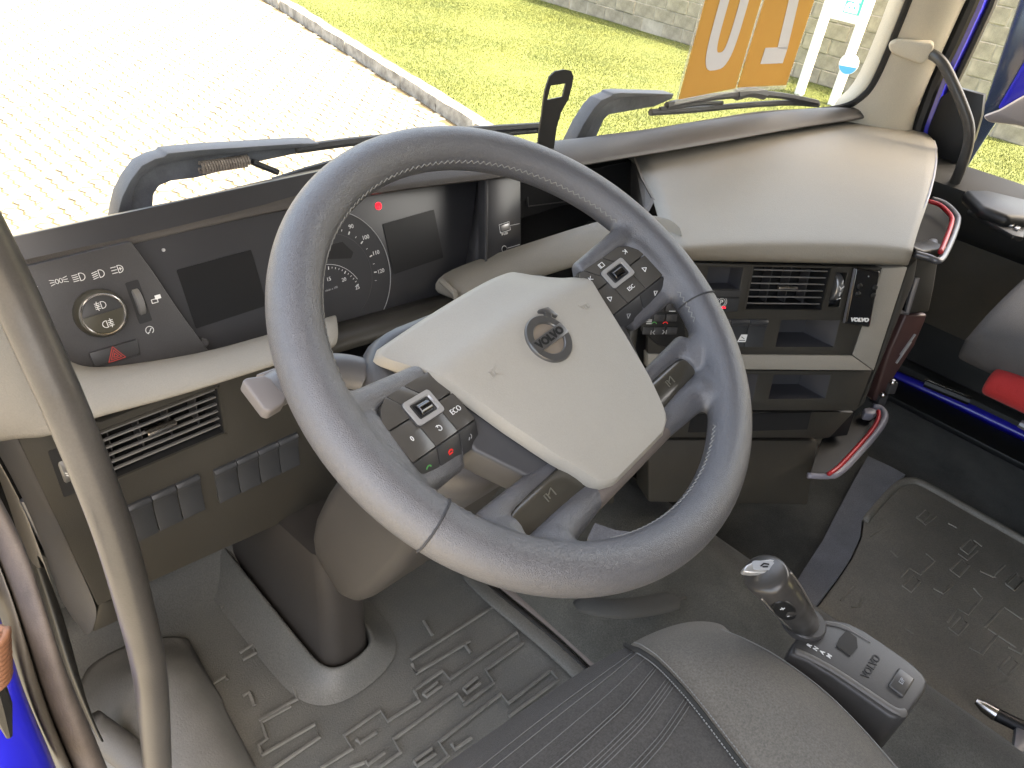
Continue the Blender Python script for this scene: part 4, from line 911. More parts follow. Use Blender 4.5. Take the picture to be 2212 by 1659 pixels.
bm = nb(); loft(bm, [(-.062, .062, -.072, .075, .026, -.19), (-.066, .066, -.083, .06, .024, -.30), (-.073, .073, -.092, .050, .022, -.36), (-.082, .082, -.095, .045, .022, -.42), (-.089, .087, -.094, .036, .022, -.47), (-.090, .087, -.089, .026, .022, -.505), (-.088, .085, -.076, .012, .020, -.530), (-.080, .078, -.060, .0, .018, -.542)], P0, 6); obj('lower_shroud', bm, mat('column_brown', (.05, .045, .04), .5, grain=.15, var=.08), colm, smooth=60)
rows = []
for z, g in ((-.002, .0), (.05, -.002), (.16, -.004), (.36, -.004)):
    rows.append([V((x, y, min(z, max(.235, .285-.45*max(0, y-.25))) if z > .3 else z)) for x, y in rrect(-.086-g, .0+g, .238-g*1.5, .56, .028, 6)])
bm = nb(); grid(bm, rows, close_v=True, cap=True); obj('foot_cover', bm, mat('foot_cover_brown', (.036, .032, .029), .5, grain=.15, var=.1), colm, smooth=60)
# seam of the stalk bay
PSt = Plane(P0.w(0, 0, -.085), P0.a, P0.n)
STK = mat('stalk_grey', (.13, .13, .135), .45, var=.05); STK2 = mat('stalk_dark', (.05, .045, .042), .5)
s1 = [PSt.px(812, 822), PSt.px(770, 806), PSt.px(720, 800), PSt.px(670, 808), PSt.px(620, 828), PSt.px(588, 846)]
bm = nb(); tube(bm, smooth_path(s1, 5), [.010]*3+[.017]*12+[.016]*11, 14, flat=.8, upv=(0, 0, 1)); obj('indicator_stalk', bm, STK, colm, smooth=60)
ind = plate('stalk_paddle', Plane(PSt.w(0, 0, .012), PSt.a+PSt.n*.2, PSt.n), [(523, 822), (532, 815), (572, 809), (588, 818), (622, 855), (612, 872), (583, 889), (570, 884)], -.016, 0, mat('stalk_pinkgrey', (.16, .148, .146), .5, var=.04), colm, .004, 3)
PS2 = Plane(PSt.w(0, 0, -.03), PSt.a, PSt.n)
s2 = [PS2.px(805, 850), PS2.px(760, 845), PS2.px(715, 838), PS2.px(660, 825), PS2.px(600, 808)]
bm = nb(); tube(bm, smooth_path(s2, 5), [.008]*3+[.014]*18, 12, flat=.7, upv=(0, 0, 1)); obj('lower_stalk', bm, STK2, colm, smooth=60)
plate('stalk_paddle', PS2, [(552, 806), (590, 793), (640, 785), (640, 840), (600, 835), (575, 815)], -.012, .006, MATS['stalk_pinkgrey'], colm, .004, 3)
bm = nb(); tube(bm, [P0.w(-.12, .02, -.075), P0.w(-.105, .012, -.075)], [.034, .03], 20, flat=.8); obj('stalk_boot', bm, COLB, colm)

# ---- the wheel
wh = thing('steering_wheel', 'grey leather steering wheel with beige hub pad and round metal emblem', 'steering wheel', WC)
def cap_tube(bm, a, b, ra, rb, n=14): return tube(bm, [PW.w(*a), PW.w(*[(a[i]+b[i])/2 for i in range(3)]), PW.w(*b)], [ra, (ra+rb)/2, rb], n)
bm = nb()
RM, RT = .2108, .0212
grid(bm, [[PW.w((RM+RT*math.cos(2*math.pi*k/24))*math.cos(2*math.pi*j/128), (RM+RT*math.cos(2*math.pi*k/24))*math.sin(2*math.pi*j/128), RT*.98*math.sin(2*math.pi*k/24)) for k in range(24)] for j in range(128)], close_u=True, close_v=True)
for s in (-1, 1):
    def q(u, v, h): return (s*u, v, h)
    # upper spoke carrying the key pad
    Pp = PW.tilted(s*.1407, .002, -.011, du=-s*.225)
    box(bm, Pp, *sorted((s*-.034, s*.058)), -.044, .026, -.022, -.004)
    cap_tube(bm, q(.112, .030, -.019), q(.19, .033, -.003), .0095, .0125)
    cap_tube(bm, q(.188, .02, -.006), q(.196, -.05, -.006), .0145, .016)
    cap_tube(bm, q(.13, -.044, -.030), q(.195, -.040, -.010), .008, .013)
    # lower spoke
    box(bm, PW, *sorted((s*.052, s*.168)), -.140, -.094, -.034, -.018)
    cap_tube(bm, q(.052, -.137, -.026), q(.15, -.140, -.012), .0135, .0165)
    cap_tube(bm, q(.142, -.112, -.020), q(.178, -.108, -.005), .015, .019)
    cap_tube(bm, q(.06, -.094, -.028), q(.16, -.094, -.016), .006, .011)
    cap_tube(bm, q(.12, -.138, -.014), q(.135, -.160, -.004), .016, .018)
bmesh.ops.recalc_face_normals(bm, faces=bm.faces)
me = bpy.data.meshes.new('raw'); bm.to_mesh(me); bm.free(); ob = bpy.data.objects.new('raw', me); COL.objects.link(ob)
md = ob.modifiers.new('r', 'REMESH'); md.mode = 'VOXEL'; md.voxel_size = .0026
md = ob.modifiers.new('s', 'SMOOTH'); md.factor = .5; md.iterations = 14
bpy.context.view_layer.update()
me2 = bpy.data.meshes.new_from_object(ob.evaluated_get(bpy.context.evaluated_depsgraph_get())); bpy.data.objects.remove(ob)
rim = obj('rim', me2, LEATHER, wh, smooth=180)
# stitching along the inner edge, seams across the rim
def stitch(a0, a1, n, name='stitching'):
    bm = nb(); pts = []
    for k in range(n+1):
        a = RAD(a0+(a1-a0)*k/n); t = RAD(163 if k % 2 else 172)
        r = RM+(RT+.0002)*math.cos(t); pts.append(PW.w(r*math.cos(a), r*math.sin(a), (RT+.0002)*math.sin(t)))
    for p, q_ in zip(pts[:-1], pts[1:]): tube(bm, [p, q_], .00048, 5)
    return obj(name, bm, THREAD, rim)
stitch(14, 166, 150); stitch(-118, -62, 64); stitch(-26, -15, 12); stitch(195, 206, 12)
for a in (-19.5, 199.5, -42, 222):
    c = PW.w(RM*math.cos(RAD(a)), RM*math.sin(RAD(a)), 0); rd = (c-WC).normalized()
    bm = nb(); tube(bm, [c+rd*(RT+.0001)*math.cos(RAD(t))+WN*(RT*.985+.0001)*math.sin(RAD(t)) for t in range(-20, 201, 10)], .0009, 6)
    if a in (-19.5, 199.5): obj('seam', bm, mat('dark_thread', (.04, .04, .042), .8), rim)
    else: bm.free()
# hub pad
def half_w(v):
    tab = [(-.139, .040), (-.136, .050), (-.128, .0575), (-.09, .073), (-.05, .086), (-.006, .0985), (.02, .107), (.045, .113), (.060, .116), (.067, .115), (.072, .107)]
    for (a, p), (b, q_) in zip(tab[:-1], tab[1:]):
        if v <= b: return p+(q_-p)*max(0, (v-a)/(b-a))
    return tab[-1][1]
def pad_h(u, v):
    x = u/.11; h = .0035-.0075*x*x
    t = max(0, v-.010); k = t*t/.06 if t < .025 else .0104+(t-.025)*.6
    h -= k
    h -= (.75 if u > 0 else .06)*max(0, v-.012)*min(1, abs(u)/.11)**3
    h -= .004*max(0, (-.09-v)/.05)**2
    return h
vs_ = np.linspace(-.139, .072, 46); us_ = np.linspace(-1, 1, 41)
rows = []
for v in vs_:
    r = []
    for s in us_:
        w = half_w(v)*(1-.30*max(0, v-.025)/.05*max(0, s)); u = s*w; e = max(abs(s)**30, ((max(0, -.128-v))/.011)**2, (max(0, v-.064)/.008)**2)
        r.append(PW.w(u, v, pad_h(u, v)-.0008*min(1, e)))
    rows.append(r)
bm = nb(); vv = [[bm.verts.new(p) for p in r] for r in rows]
for i in range(len(vv)-1):
    for j in range(len(vv[0])-1): bm.faces.new((vv[i][j], vv[i][j+1], vv[i+1][j+1], vv[i+1][j]))
bnd = vv[0]+[r[-1] for r in vv[1:]]+vv[-1][::-1][1:]+[r[0] for r in vv[::-1][1:-1]]
l1 = [bm.verts.new(x.co-WN*.0065+(x.co-PW.w(0, -.03, 0)).normalized()*.0035) for x in bnd]
l2 = [bm.verts.new(x.co-WN*.013+(x.co-PW.w(0, -.03, 0)).normalized()*.0030) for x in bnd]
nB = len(bnd)
for A, B in ((bnd, l1), (l1, l2)):
    for i in range(nB): bm.faces.new((A[i], A[(i+1) % nB], B[(i+1) % nB], B[i]))
bm.faces.new(l2)
pad = obj('hub_pad', bm, PADM, wh, smooth=40)
# skirt under the pad, lower hub bar
HUBG = mat('hub_grey', (.055, .055, .058), .42, var=.06)
o_ = [(.080, .004), (.108, -.012), (.118, -.045), (.095, -.09), (.072, -.122), (.058, -.134)]
bm = nb(); loop = o_+[(-u, v) for u, v in o_[::-1]]; prism(bm, [PW.w(u, v, -.0185-.09*max(0, abs(u)-.08)) for u, v in loop], WN*-.035); obj('hub_skirt', bm, HUBG, wh, bevel=.004, seg=3)
bm = nb(); cap_tube(bm, (-.058, -.139, -.024), (.058, -.139, -.024), .0115, .0115, 16); obj('lower_hub_bar', bm, COLB, wh)
# emblem
ec = (.001, -.011); eh = pad_h(*ec)
PEm = Plane(PW.w(*ec, eh+.0002), PW.a, PW.n)
em = obj('emblem', lathe(nb(), PEm, [(.0235, -.001), (.0235, .0016), (.0228, .0026), (.0163, .0026), (.0155, .0016), (.0155, -.001)], 56, cap=False), mat('emblem_metal', (.17, .168, .165), .3, metal=.7), wh)
obj('emblem_face', lathe(nb(), PEm, [(.0157, -.0012), (.0157, .0003), (.0001, .0004)], 40), mat('emblem_ground', (.30, .25, .20), .35, metal=.3), em)
bm = nb(); box(bm, PEm, -.0222, .0222, -.0056, .0056, .0, .0034); obj('emblem_bar', bm, MATS['emblem_metal'], em, bevel=.0005)
text('emblem_lettering', 'VOLVO', PEm, 0, -.0002, .0098, mat('emblem_black', (.01, .01, .01), .4), em, h=.0036, ext=.0002, sx=1.12, bold=.0005)
d = V((1, 1)).normalized(); n_ = V((-d.y, d.x)); A = d*.0225
arr = [A+n_*.003, A+n_*.003+d*.002, A+n_*.0074+d*.002, A+n_*.0074+d*.0035, V((0, 0))+d*.0335+n_*.0074-d*.0005]
tip = [A-n_*.0028, A+n_*.0028, A+n_*.0028+d*.002, A+n_*.0075+d*.0005, A+n_*.0075+d*.0035, A+d*.0105+n_*.0075, A+d*.0105-n_*.0075+d*.0]
tip = [A-n_*.003, A+n_*.003, A+n_*.003+d*.0035, A+n_*.0085-d*.0012, A+n_*.0085+d*.0085, A-n_*.0005+d*.0085]
# arrow head: square corner pointing up-right
hd = [(.0155, .0225), (.0255, .0245), (.0245, .0145), (.0215, .0145), (.0215, .019), (.0165, .0145), (.0145, .0165), (.0190, .0212), (.0155, .0200)]
hd = [(.0125, .0245), (.0262, .0262), (.0245, .0125), (.0215, .0128), (.0222, .0192), (.0172, .0142), (.0142, .0172), (.0192, .0222), (.0128, .0215)]
D2 = lambda r, n: (r*.7071-n*.7071, r*.7071+n*.7071)
hd = [D2(.0215, -.0034), D2(.0262, -.0034), D2(.0252, -.0090), D2(.0275, -.0098), D2(.0335, 0), D2(.0275, .0098), D2(.0252, .0090), D2(.0262, .0034), D2(.0215, .0034)]
rplate('emblem_arrow', PEm, hd, -.001, .003, MATS['emblem_metal'], em, .0005)
for s in (-1, 1):     # horn signs moulded in the pad
    u, v = s*.066, -.008; PHn = Plane(PW.w(u, v, pad_h(u, v)), PW.a, PW.n)
    bm = nb(); strokes(bm, PHn, [[(-.006, -.001), (-.006, .004), (-.0015, .004), (-.0015, -.001), (-.006, -.001)], [(-.0015, .003), (.005, .006)], [(-.0015, 0), (.005, -.004)], [(.005, .007), (.005, -.005)]] if s < 0 else [[(.006, -.001), (.006, .004), (.0015, .004), (.0015, -.001), (.006, -.001)], [(.0015, .003), (-.005, .006)], [(-.005, .007), (-.002, .001)]], .0006, .0, .0006); obj('horn_sign', bm, PADM, pad, smooth=0)
# ---- key pods and gloss inserts
FRM = mat('silver_frame', (.42, .41, .40), .3, metal=.35)
for s in (-1, 1):
    Pp = PW.tilted(s*.1407, .002, -.007, du=-s*.225)
    S = lambda pts: [(s*l, v) for l, v in pts][::s]
    pod = rplate('key_pod', Pp, S([(-.040, -.0295), (.044, -.0295), (.044, .006), (.036, .018), (.024, .0245), (-.034, .0265), (-.040, .02)]), -.012, .0002, BLACK, wh, .001)
    g = .0006
    spl = ((.021, .008), (.0, -.018)) if s < 0 else ((-.001, .018), (-.0285, -.010))
    S1, S2 = spl
    keys = [('A', [(.0145+g, -.0285), (.0425, -.0285), (.0425, -g), (.0145+g, -g)]), ('B', [(-.0145+g, -.0285), (.0145-g, -.0285), (.0145-g, -.004), (-.0145+g, -.004)]), ('C', [(-.0385, -.0285), (-.0145-g, -.0285), (-.0145-g, -g), (-.0385, -g)]),
            ('D', [(S1[1]+g, g), (.0425, g), (.041, .008), (.034, .0175), (.0235, .0232), (S1[0]+g, .0236)]), ('E', [(S2[1]+g, g), (S1[1]-g, g), (S1[0]-g, .0237), (S2[0]+g, .0245)]), ('F', [(-.0385, g), (S2[1]-g, g), (S2[0]-g, .0246), (-.0345, .0248), (-.0385, .020)])]
    kk = {}
    for nm, pts in keys: kk[nm] = rplate('key', Pp, S(pts), .0, .0030, BTN, pod, .0006)
    Pq = Pp.tilted(0, -.0292, .0024, dv=-.85)
    lows = [(.0145+g, .0425), (-.0145+g, .0145-g), (-.0385, -.0145-g)] if s < 0 else [(.004+g, .0425), (-.0385, .004-g)]
    lk = [rplate('key', Pq, S([(a, -.021), (b, -.021), (b, -.0006), (a, -.0006)]), -.006, .0004, BTND, pod, .0006) for a, b in lows]
    rplate('key_frame', Pp, rrect(-.0170, .0170, -.0100, .0128, .003), .001, .0040, BTND, pod, .0006)
    out, inn = rrect(-.0165, .0165, -.0095, .0122, .003), rrect(-.0122, .0122, -.0058, .0086, .002)
    bm = nb(); n = len(out); A = [bm.verts.new(Pp.w(u, v, .003)) for u, v in out]; B = [bm.verts.new(Pp.w(u*.975, v, .0056)) for u, v in out]; Cc = [bm.verts.new(Pp.w(u, v, .0056)) for u, v in inn]; D = [bm.verts.new(Pp.w(u*.94, v*.92, .0042)) for u, v in inn]
    for X_, Y_ in ((A, B), (B, Cc), (Cc, D)):
        for i in range(n): bm.faces.new((X_[i], X_[(i+1) % n], Y_[(i+1) % n], Y_[i]))
    obj('roller_frame', bm, FRM, pod, smooth=30)
    rplate('roller_well', Pp, rrect(-.0085, .0085, -.0045, .0070, .001), .0040, .0043, VOIDM, pod, 0)
    c = Pp.w(0, .001, .0022); Q = Plane(c, Pp.b, Pp.a)
    obj('roller', lathe(nb(), Q, [(.0050, -.0068), (.0056, -.0062), (.0056, .0062), (.0050, .0068)], 24), mat('roller_black', (.008, .008, .009), .12, coat=.6), pod)
    hs = .0032
    def ic(pts_list, cu, cv, P=Pp, h=hs, m=WHITEP, w=.0006, par=None):
        bm = nb(); strokes(bm, P, [[(s*cu+x, cv+y) for x, y in L] for L in pts_list], w, h, h+.0004); obj('key_symbol', bm, m, par, smooth=0)
    if s < 0:
        text('key_symbol', 'ECO', Pp, s*-.027, -.014, .0066, WHITEP, kk['C'], h=.0034, ext=.0002)
        text('key_symbol', '0', Pp, s*.029, -.014, .0058, WHITEP, kk['A'], h=.0034, ext=.0002)
        ic([arc(0, 0, .0022, -150, 110, 12), [(-.0022, .0022), (-.0006, .0026), (-.0012, .0010)]], 0, -.0185, par=kk['B'])
        ic([arc(0, -.001, .003, 30, 150, 6)], .028, -.011, Pq, .0006, GREENP, .0011, lk[0]); ic([arc(0, -.001, .003, 30, 150, 6), [(-.002, -.001), (.002, -.001)]], 0, -.011, Pq, .0006, REDP, .0011, lk[1]); ic([arc(0, 0, .002, -60, 60, 5), [(-.002, -.002), (-.001, 0)]], -.027, -.010, Pq, .0006, GREYP, .0006, lk[2])
    else:
        text('key_symbol', 'ESC', Pp, s*.001, -.0185, .0058, WHITEP, kk['B'], h=.0034, ext=.0002)
        t3 = [[(-.002, -.0025), (.0025, 0), (-.002, .0025), (-.002, -.0025)]]
        ic(t3, -.027, -.014, par=kk['C']); ic(t3, .030, -.012, par=kk['A'])
        ic(t3, .026, -.010, Pq, .0006, WHITEP, .0006, lk[0]); ic(t3, -.018, -.011, Pq, .0006, GREYP, .0006, lk[1])
        ic([[(-.002, -.002), (.001, 0), (-.002, .002)], [(.0015, -.002), (.0015, .002)]], .026, .0145, par=kk['D']); ic([[(.002, -.002), (-.001, 0), (.002, .002)], [(-.0015, -.002), (-.0015, .002)]], -.029, .0135, par=kk['F'])
        ic([[(-.003, -.0022), (.003, -.0022), (.003, .0022), (-.003, .0022), (-.003, -.0022)], [(-.0015, -.0022), (-.0015, .0022)]], -.008, .0178, par=kk['E'])
    # gloss insert of the lower spoke: curved sheet
    rows = []
    for v, h in ((-.100, -.0165), (-.1025, -.0128), (-.109, -.0112), (-.116, -.0115), (-.1225, -.0130), (-.127, -.0155), (-.1295, -.019)):
        e = {-.100: .128, -.1025: .135, -.109: .1425, -.116: .1435, -.1225: .140, -.127: .133, -.1295: .124}[v]
        r_ = [PW.w(s*u, v, h+.012*max(0, u-.1)*2) for u in np.linspace(.054, e, 9)]; rows.append(r_+[r_[-1]-WN*.008])
    rows = [[p-WN*.008 for p in rows[0]]]+rows+[[p-WN*.008 for p in rows[-1]]]
    bm = nb(); grid(bm, rows); ins = obj('spoke_insert', bm, GLOSS, wh, smooth=50)
    bm = nb(); strokes(bm, PW, [[(s*.098+x, -.112+y) for x, y in L] for L in ([(-.004, -.003), (-.004, .003), (-.001, .003), (-.001, -.002)], [(0, .001), (.006, .004)], [(.006, .004), (.006, -.003)])], .0006, -.0108, -.0098); obj('insert_sign', bm, mat('faint_print', (.14, .13, .10), .5), ins, smooth=0)
# ================================================================== floor, mats, tunnel
bm = nb(); wbox(bm, -.45, 1.66, -1.9, .62, -.04, -.012); tag(obj('floor', bm, CARPET, smooth=0), kind='structure')
dm = thing('floor_mat', 'moulded grey rubber mat in the driver footwell', 'floor mat', (-.05, .2, 0), 'rubber floor mats')
rows = []
for y in np.linspace(.60, -.75, 24):
    r = []
    for x in np.linspace(-.40, .235, 20):
        z = .0 + (.9*max(0, y-.50)) 
        if x < -.24: z += .0
        if x > .20: z += .012*min(1, (x-.20)/.02)
        r.append(V((x, y, z)))
    rows.append(r)
bm = nb(); grid(bm, rows); obj('sheet', bm, RUBBER, dm, smooth=180, solid=-.006)
z4 = lambda x, y: ((x/2.765+600)/1.15732, (y/2.765+1400)/1.15732)
def ribs(polys, z, r, m, parent, f=z4, name='rib'):
    for L in polys:
        P_ = [az(*f(*q), z) for q in L]
        bm = nb(); tube(bm, P_, r, 6, flat=1.); obj(name, bm, m, parent)
RIB = mat('worn_rib', (.135, .133, .122), .6, var=.25, vscale=30)
R_ = [[(1190, 720), (1215, 785), (1590, 560)], [(1550, 580), (1595, 640)], [(1215, 785), (1230, 780)], [(1205, 900), (1400, 765), (1450, 825), (1915, 500), (1955, 575), (1700, 760), (1755, 850), (1545, 1005)],
      [(1205, 900), (1240, 975), (1020, 1115), (970, 1040), (720, 1215), (775, 1305), (560, 1438)], [(1550, 985), (1500, 920), (1060, 1240), (1110, 1330), (960, 1438)], [(1265, 925), (1290, 945), (1390, 870), (1365, 845), (1265, 925)],
      [(1545, 890), (1570, 920), (1660, 850)], [(1545, 890), (1640, 810)], [(805, 1240), (830, 1265), (945, 1190)], [(2150, 760), (1855, 990), (1805, 925), (1375, 1260), (1440, 1355), (1340, 1438)], [(2150, 760), (2200, 830), (1860, 1080)],
      [(1465, 1270), (1485, 1310), (1600, 1230)], [(1205, 1390), (1225, 1425), (1350, 1340), (1330, 1300), (1205, 1390)], [(870, 1390), (885, 1415), (1000, 1330)],
      [(150, 1350), (520, 1135), (550, 1225), (240, 1438)], [(150, 1350), (130, 1280), (185, 1235), (150, 1120), (350, 1010)], [(100, 1005), (65, 915), (20, 940)], [(370, 880), (395, 960), (130, 1110)], [(1270, 420), (1330, 520)], [(1720, 230), (1770, 310), (1180, 690)], [(760, 1438), (860, 1400)],
      [(0, 640), (95, 580), (110, 640), (20, 690)], [(-130, 330), (-60, 290), (-40, 345)], [(-230, 880), (-100, 800), (-90, 830)]]
ribs(R_, .0052, .0030, RIB, dm)
# raised collar of the mat round the column foot
cp = [az(498, 1232, .05), az(560, 1320, .022), az(620, 1405, .012), az(672, 1478, .012), az(712, 1503, .012), az(760, 1490, .012), az(806, 1452, .012), az(828, 1415, .012)]
cp = [V((-.115, .56, .03)), V((-.115, .42, .012)), V((-.113, .27, .010)), V((-.100, .226, .010)), V((-.07, .212, .010)), V((-.03, .210, .010)), V((.008, .219, .010)), V((.026, .245, .010)), V((.03, .30, .008))]
inner = [V((-.090, .57, .05)), V((-.090, .45, .042)), V((-.090, .30, .036)), V((-.089, .262, .034)), V((-.080, .241, .033)), V((-.060, .233, .032)), V((-.026, .233, .032)), V((-.006, .241, .032)), V((.003, .262, .032)), V((.004, .32, .03)), V((.004, .45, .03))]
outer = [V((-.150, .57, .004)), V((-.150, .45, .004)), V((-.148, .28, .004)), V((-.140, .232, .004)), V((-.112, .200, .004)), V((-.072, .190, .004)), V((-.022, .190, .004)), V((.022, .204, .004)), V((.046, .24, .004)), V((.050, .32, .004)), V((.05, .45, .004))]
bm = nb(); grid(bm, [[a-V((0, 0, .03)), a, a.lerp(b, .18)+V((0, 0, .004)), a.lerp(b, .55)+V((0, 0, -.004)), b] for a, b in zip(inner, outer)]); obj('foot_collar', bm, RUBBER, dm, smooth=180, sub=2)
# worn border of the mat beside the tunnel
bd = [az(1010, 1235, .012), az(1060, 1285, .012), az(1120, 1335, .012), az(1180, 1385, .012), az(1240, 1440, .012), az(1300, 1500, .012)]
bm = nb(); tube(bm, smooth_path(bd, 5), .017, 10, flat=.3, upv=(0, 0, 1)); obj('border', bm, RUBBER, dm, smooth=180)
# foot rest hump at the left
ft = thing('foot_rest', 'grey rubber covered hump beside the driver door', 'foot rest', (-.3, .2, 0))
H = [[(180, 1600, 0), (175, 1500, 0), (195, 1430, 0), (300, 1390, 0), (400, 1380, 0)], [(225, 1640, .02), (215, 1520, .02), (240, 1455, .02), (340, 1410, .02), (410, 1398, .0)], [(270, 1700, .07), (255, 1550, .07), (275, 1480, .07), (350, 1425, .06), (415, 1415, .02)], [(330, 1720, .085), (320, 1570, .085), (335, 1500, .085), (375, 1440, .07), (425, 1440, .02)], [(430, 1720, .08), (410, 1600, .08), (400, 1520, .08), (405, 1460, .06), (440, 1465, .01)], [(530, 1720, .05), (490, 1620, .05), (455, 1545, .05), (435, 1490, .03), (460, 1500, .0)], [(570, 1720, .0), (530, 1640, .0), (490, 1565, .0), (470, 1525, .0), (480, 1530, .0)]]
bm = nb(); grid(bm, [[az(x, y, z) for x, y, z in r] for r in H]); obj('hump', bm, mat('hump_rubber', (.19, .188, .18), .65, grain=.7, gscale=300, var=.15, vscale=9), ft, smooth=180, sub=2, solid=-.008)
# toe board in front of the driver
bm = nb(); wbox(bm, -.44, .40, .575, .60, -.02, .30); obj('toe_board', bm, RUBBER, dm, bevel=.004)
# ---- engine tunnel
tn = thing('engine_tunnel', 'dark carpet covered engine tunnel between the seats', 'tunnel', (.45, 0, 0))
rows = []
for y in np.linspace(.62, -1.2, 22):
    k = max(0, min(1, (y-.25)/.3))
    rows.append([V((.238, y, -.01)), V((.245, y, .02)), V((.29, y, .055+.05*k)), V((.36, y, .085+.12*k)), V((.48, y, .095+.13*k)), V((.58, y, .09+.12*k)), V((.64, y, .05+.1*k)), V((.68, y, -.01))])
bm = nb(); grid(bm, rows); obj('cover', bm, CARPET, tn, smooth=180, sub=1)
# pale strip and seam beside the mat border
for k, (off, rr_, mm) in enumerate(((.012, .005, BLACK), (.032, .012, COLB))):
    bm = nb(); tube(bm, [p+V((off, off*.35, .004)) for p in smooth_path(bd, 4)], rr_, 8, flat=.35, upv=(0, 0, 1)); obj('edge_trim', bm, mm, tn, smooth=180)
# felt strip along the passenger mat
fe = [(1875, 985), (1925, 1008), (1956, 1025), (1930, 1048), (1895, 1085), (1862, 1122), (1858, 1160), (1838, 1205), (1808, 1250), (1770, 1300), (1735, 1345), (1700, 1380), (1660, 1390), (1690, 1310), (1735, 1232), (1779, 1165), (1810, 1103), (1842, 1043)]
bm = nb(); prism(bm, [az(x, y, .012) for x, y in fe], V((0, 0, -.02))); obj('felt_strip', bm, CARPETB, tn, smooth=0)
fe = [(1285, 1130), (1330, 1145), (1455, 1160), (1430, 1180), (1400, 1195), (1290, 1185), (1270, 1160)]
bm = nb(); prism(bm, [az(x, y, .24) for x, y in fe], V((0, 0, -.02))); obj('felt_patch', bm, CARPETB, tn, smooth=0)
bm = nb(); tube(bm, smooth_path([az(1240, 1300, .11), az(1330, 1315, .14), az(1420, 1305, .12), az(1480, 1290, .1)], 4), [.004]+[.02]*10+[.004]*2, 10, flat=.4); obj('carpet_fold', bm, mat('fold_carpet', (.06, .06, .056), .9, grain=.8, gscale=600), tn, smooth=180)  # fold in its own even carpet tone
# ---- passenger mat
pm_ = thing('floor_mat', 'dark olive rubber mat with block pattern on the passenger side', 'floor mat', (.95, -.4, 0), 'rubber floor mats')
ol = [(1640, 1445), (1700, 1385), (1775, 1300), (1812, 1250), (1842, 1205), (1862, 1160), (1866, 1125), (1900, 1085), (1935, 1050), (1965, 1040), (2000, 1050), (2110, 1112), (2230, 1180), (2330, 1240), (2400, 1800), (1900, 1900), (1650, 1750)]
bm = nb(); prism(bm, [az(x, y, .004) for x, y in ol], V((0, 0, -.012))); obj('sheet', bm, RUBBERD, pm_, bevel=.002)
bm = nb(); tube(bm, smooth_path([az(x, y, .004) for x, y in ((1866, 1125), (1900, 1085), (1935, 1050), (1965, 1040), (2000, 1050), (2110, 1112), (2230, 1180), (2330, 1240))], 4), .010, 8); obj('border', bm, RUBBERD, pm_, smooth=180)
RIBD = mat('olive_rib', (.22, .203, .165), .6, var=.3, vscale=25)
z2 = lambda x, y: ((x/2.765+1900)/1.15732, (y/2.765+900)/1.15732)
z8 = lambda x, y: ((x/2.572+1700)/1.15732, (y/2.572+1300)/1.15732)
sq = lambda cx, cy, a, b: [(cx-a, cy+b*.3), (cx+b*.2, cy-b), (cx+a, cy-b*.2), (cx-b*.1, cy+b*1.1), (cx-a, cy+b*.3)]
R2_ = [[(830, 1100), (895, 1135), (760, 1220)], [(1080, 1090), (1140, 1140), (1215, 1080)], sq(1130, 1075, 45, 40), sq(1440, 1290, 55, 50), [(1370, 1340), (1430, 1385), (1500, 1320)], sq(1380, 1435, 65, 60), [(905, 1320), (950, 1365)], [(970, 1500), (1030, 1440), (1105, 1485), (1205, 1390), (1150, 1340)], sq(1045, 1545, 60, 55), [(1300, 1130), (1360, 1160)], [(1480, 1245), (1530, 1285)], [(1520, 1460), (1605, 1500), (1690, 1420)], sq(1760, 1530, 60, 55), [(1200, 1580), (1260, 1615), (1330, 1560)]]
ribs(R2_, .0035, .0026, RIBD, pm_, z2)
R8_ = [[(1890, 130), (1940, 170)], [(1960, 690), (2080, 560), (2200, 640)], [(1720, 660), (1780, 570), (1850, 610), (1940, 500), (1890, 440)], sq(1790, 680, 60, 55), [(1450, 700), (1500, 730)], [(1860, 820), (1940, 865), (2040, 740)], [(1980, 700), (2160, 820)], sq(2110, 940, 65, 60), [(2110, 820), (2190, 860), (2212, 830)], [(1960, 1090), (2100, 1030)], [(1560, 1260), (1630, 1310)], sq(2150, 400, 55, 50), [(1630, 440), (1690, 470), (1740, 420)], [(1100, 560), (1150, 560), (1170, 500)], [(1030, 520), (1120, 430)], [(1960, 340), (2030, 370)]]
ribs(R8_, .0035, .0026, RIBD, pm_, z8)
# outer floor carpet edge, blue sill and tread strip by the passenger door
sl = thing('door_sill', 'blue painted door sill with bright studded strip at the passenger door', 'door sill', (1.62, -.4, 0))
bm = nb(); tube(bm, [az(1925, 808, .0), az(1940, 815, .0), az(2076, 876, .0), az(2212, 940, .0), az(2400, 1030, 0)], .016, 12); obj('sill_edge', bm, BLUE, sl, smooth=180)
bm = nb(); wbox(bm, 1.50, 1.60, -1.2, .2, -.012, .006); obj('tread_plate', bm, BLACK, sl, bevel=.004)
bm = nb(); wbox(bm, 1.64, 1.69, -1.3, .2, -.05, .03); obj('outer_step', bm, DOORM, sl, bevel=.006)
for k in range(24):
    c = az(2003+88*k/23, 822+36*k/23, .09); bm = nb(); sphere(bm, c, .0062, 4); obj('stud', bm, CHROME, sl)
bm = nb(); tube(bm, [az(1998, 826, .083), az(2095, 866, .083)], .012, 8); obj('stud_strip', bm, BLACK, sl)
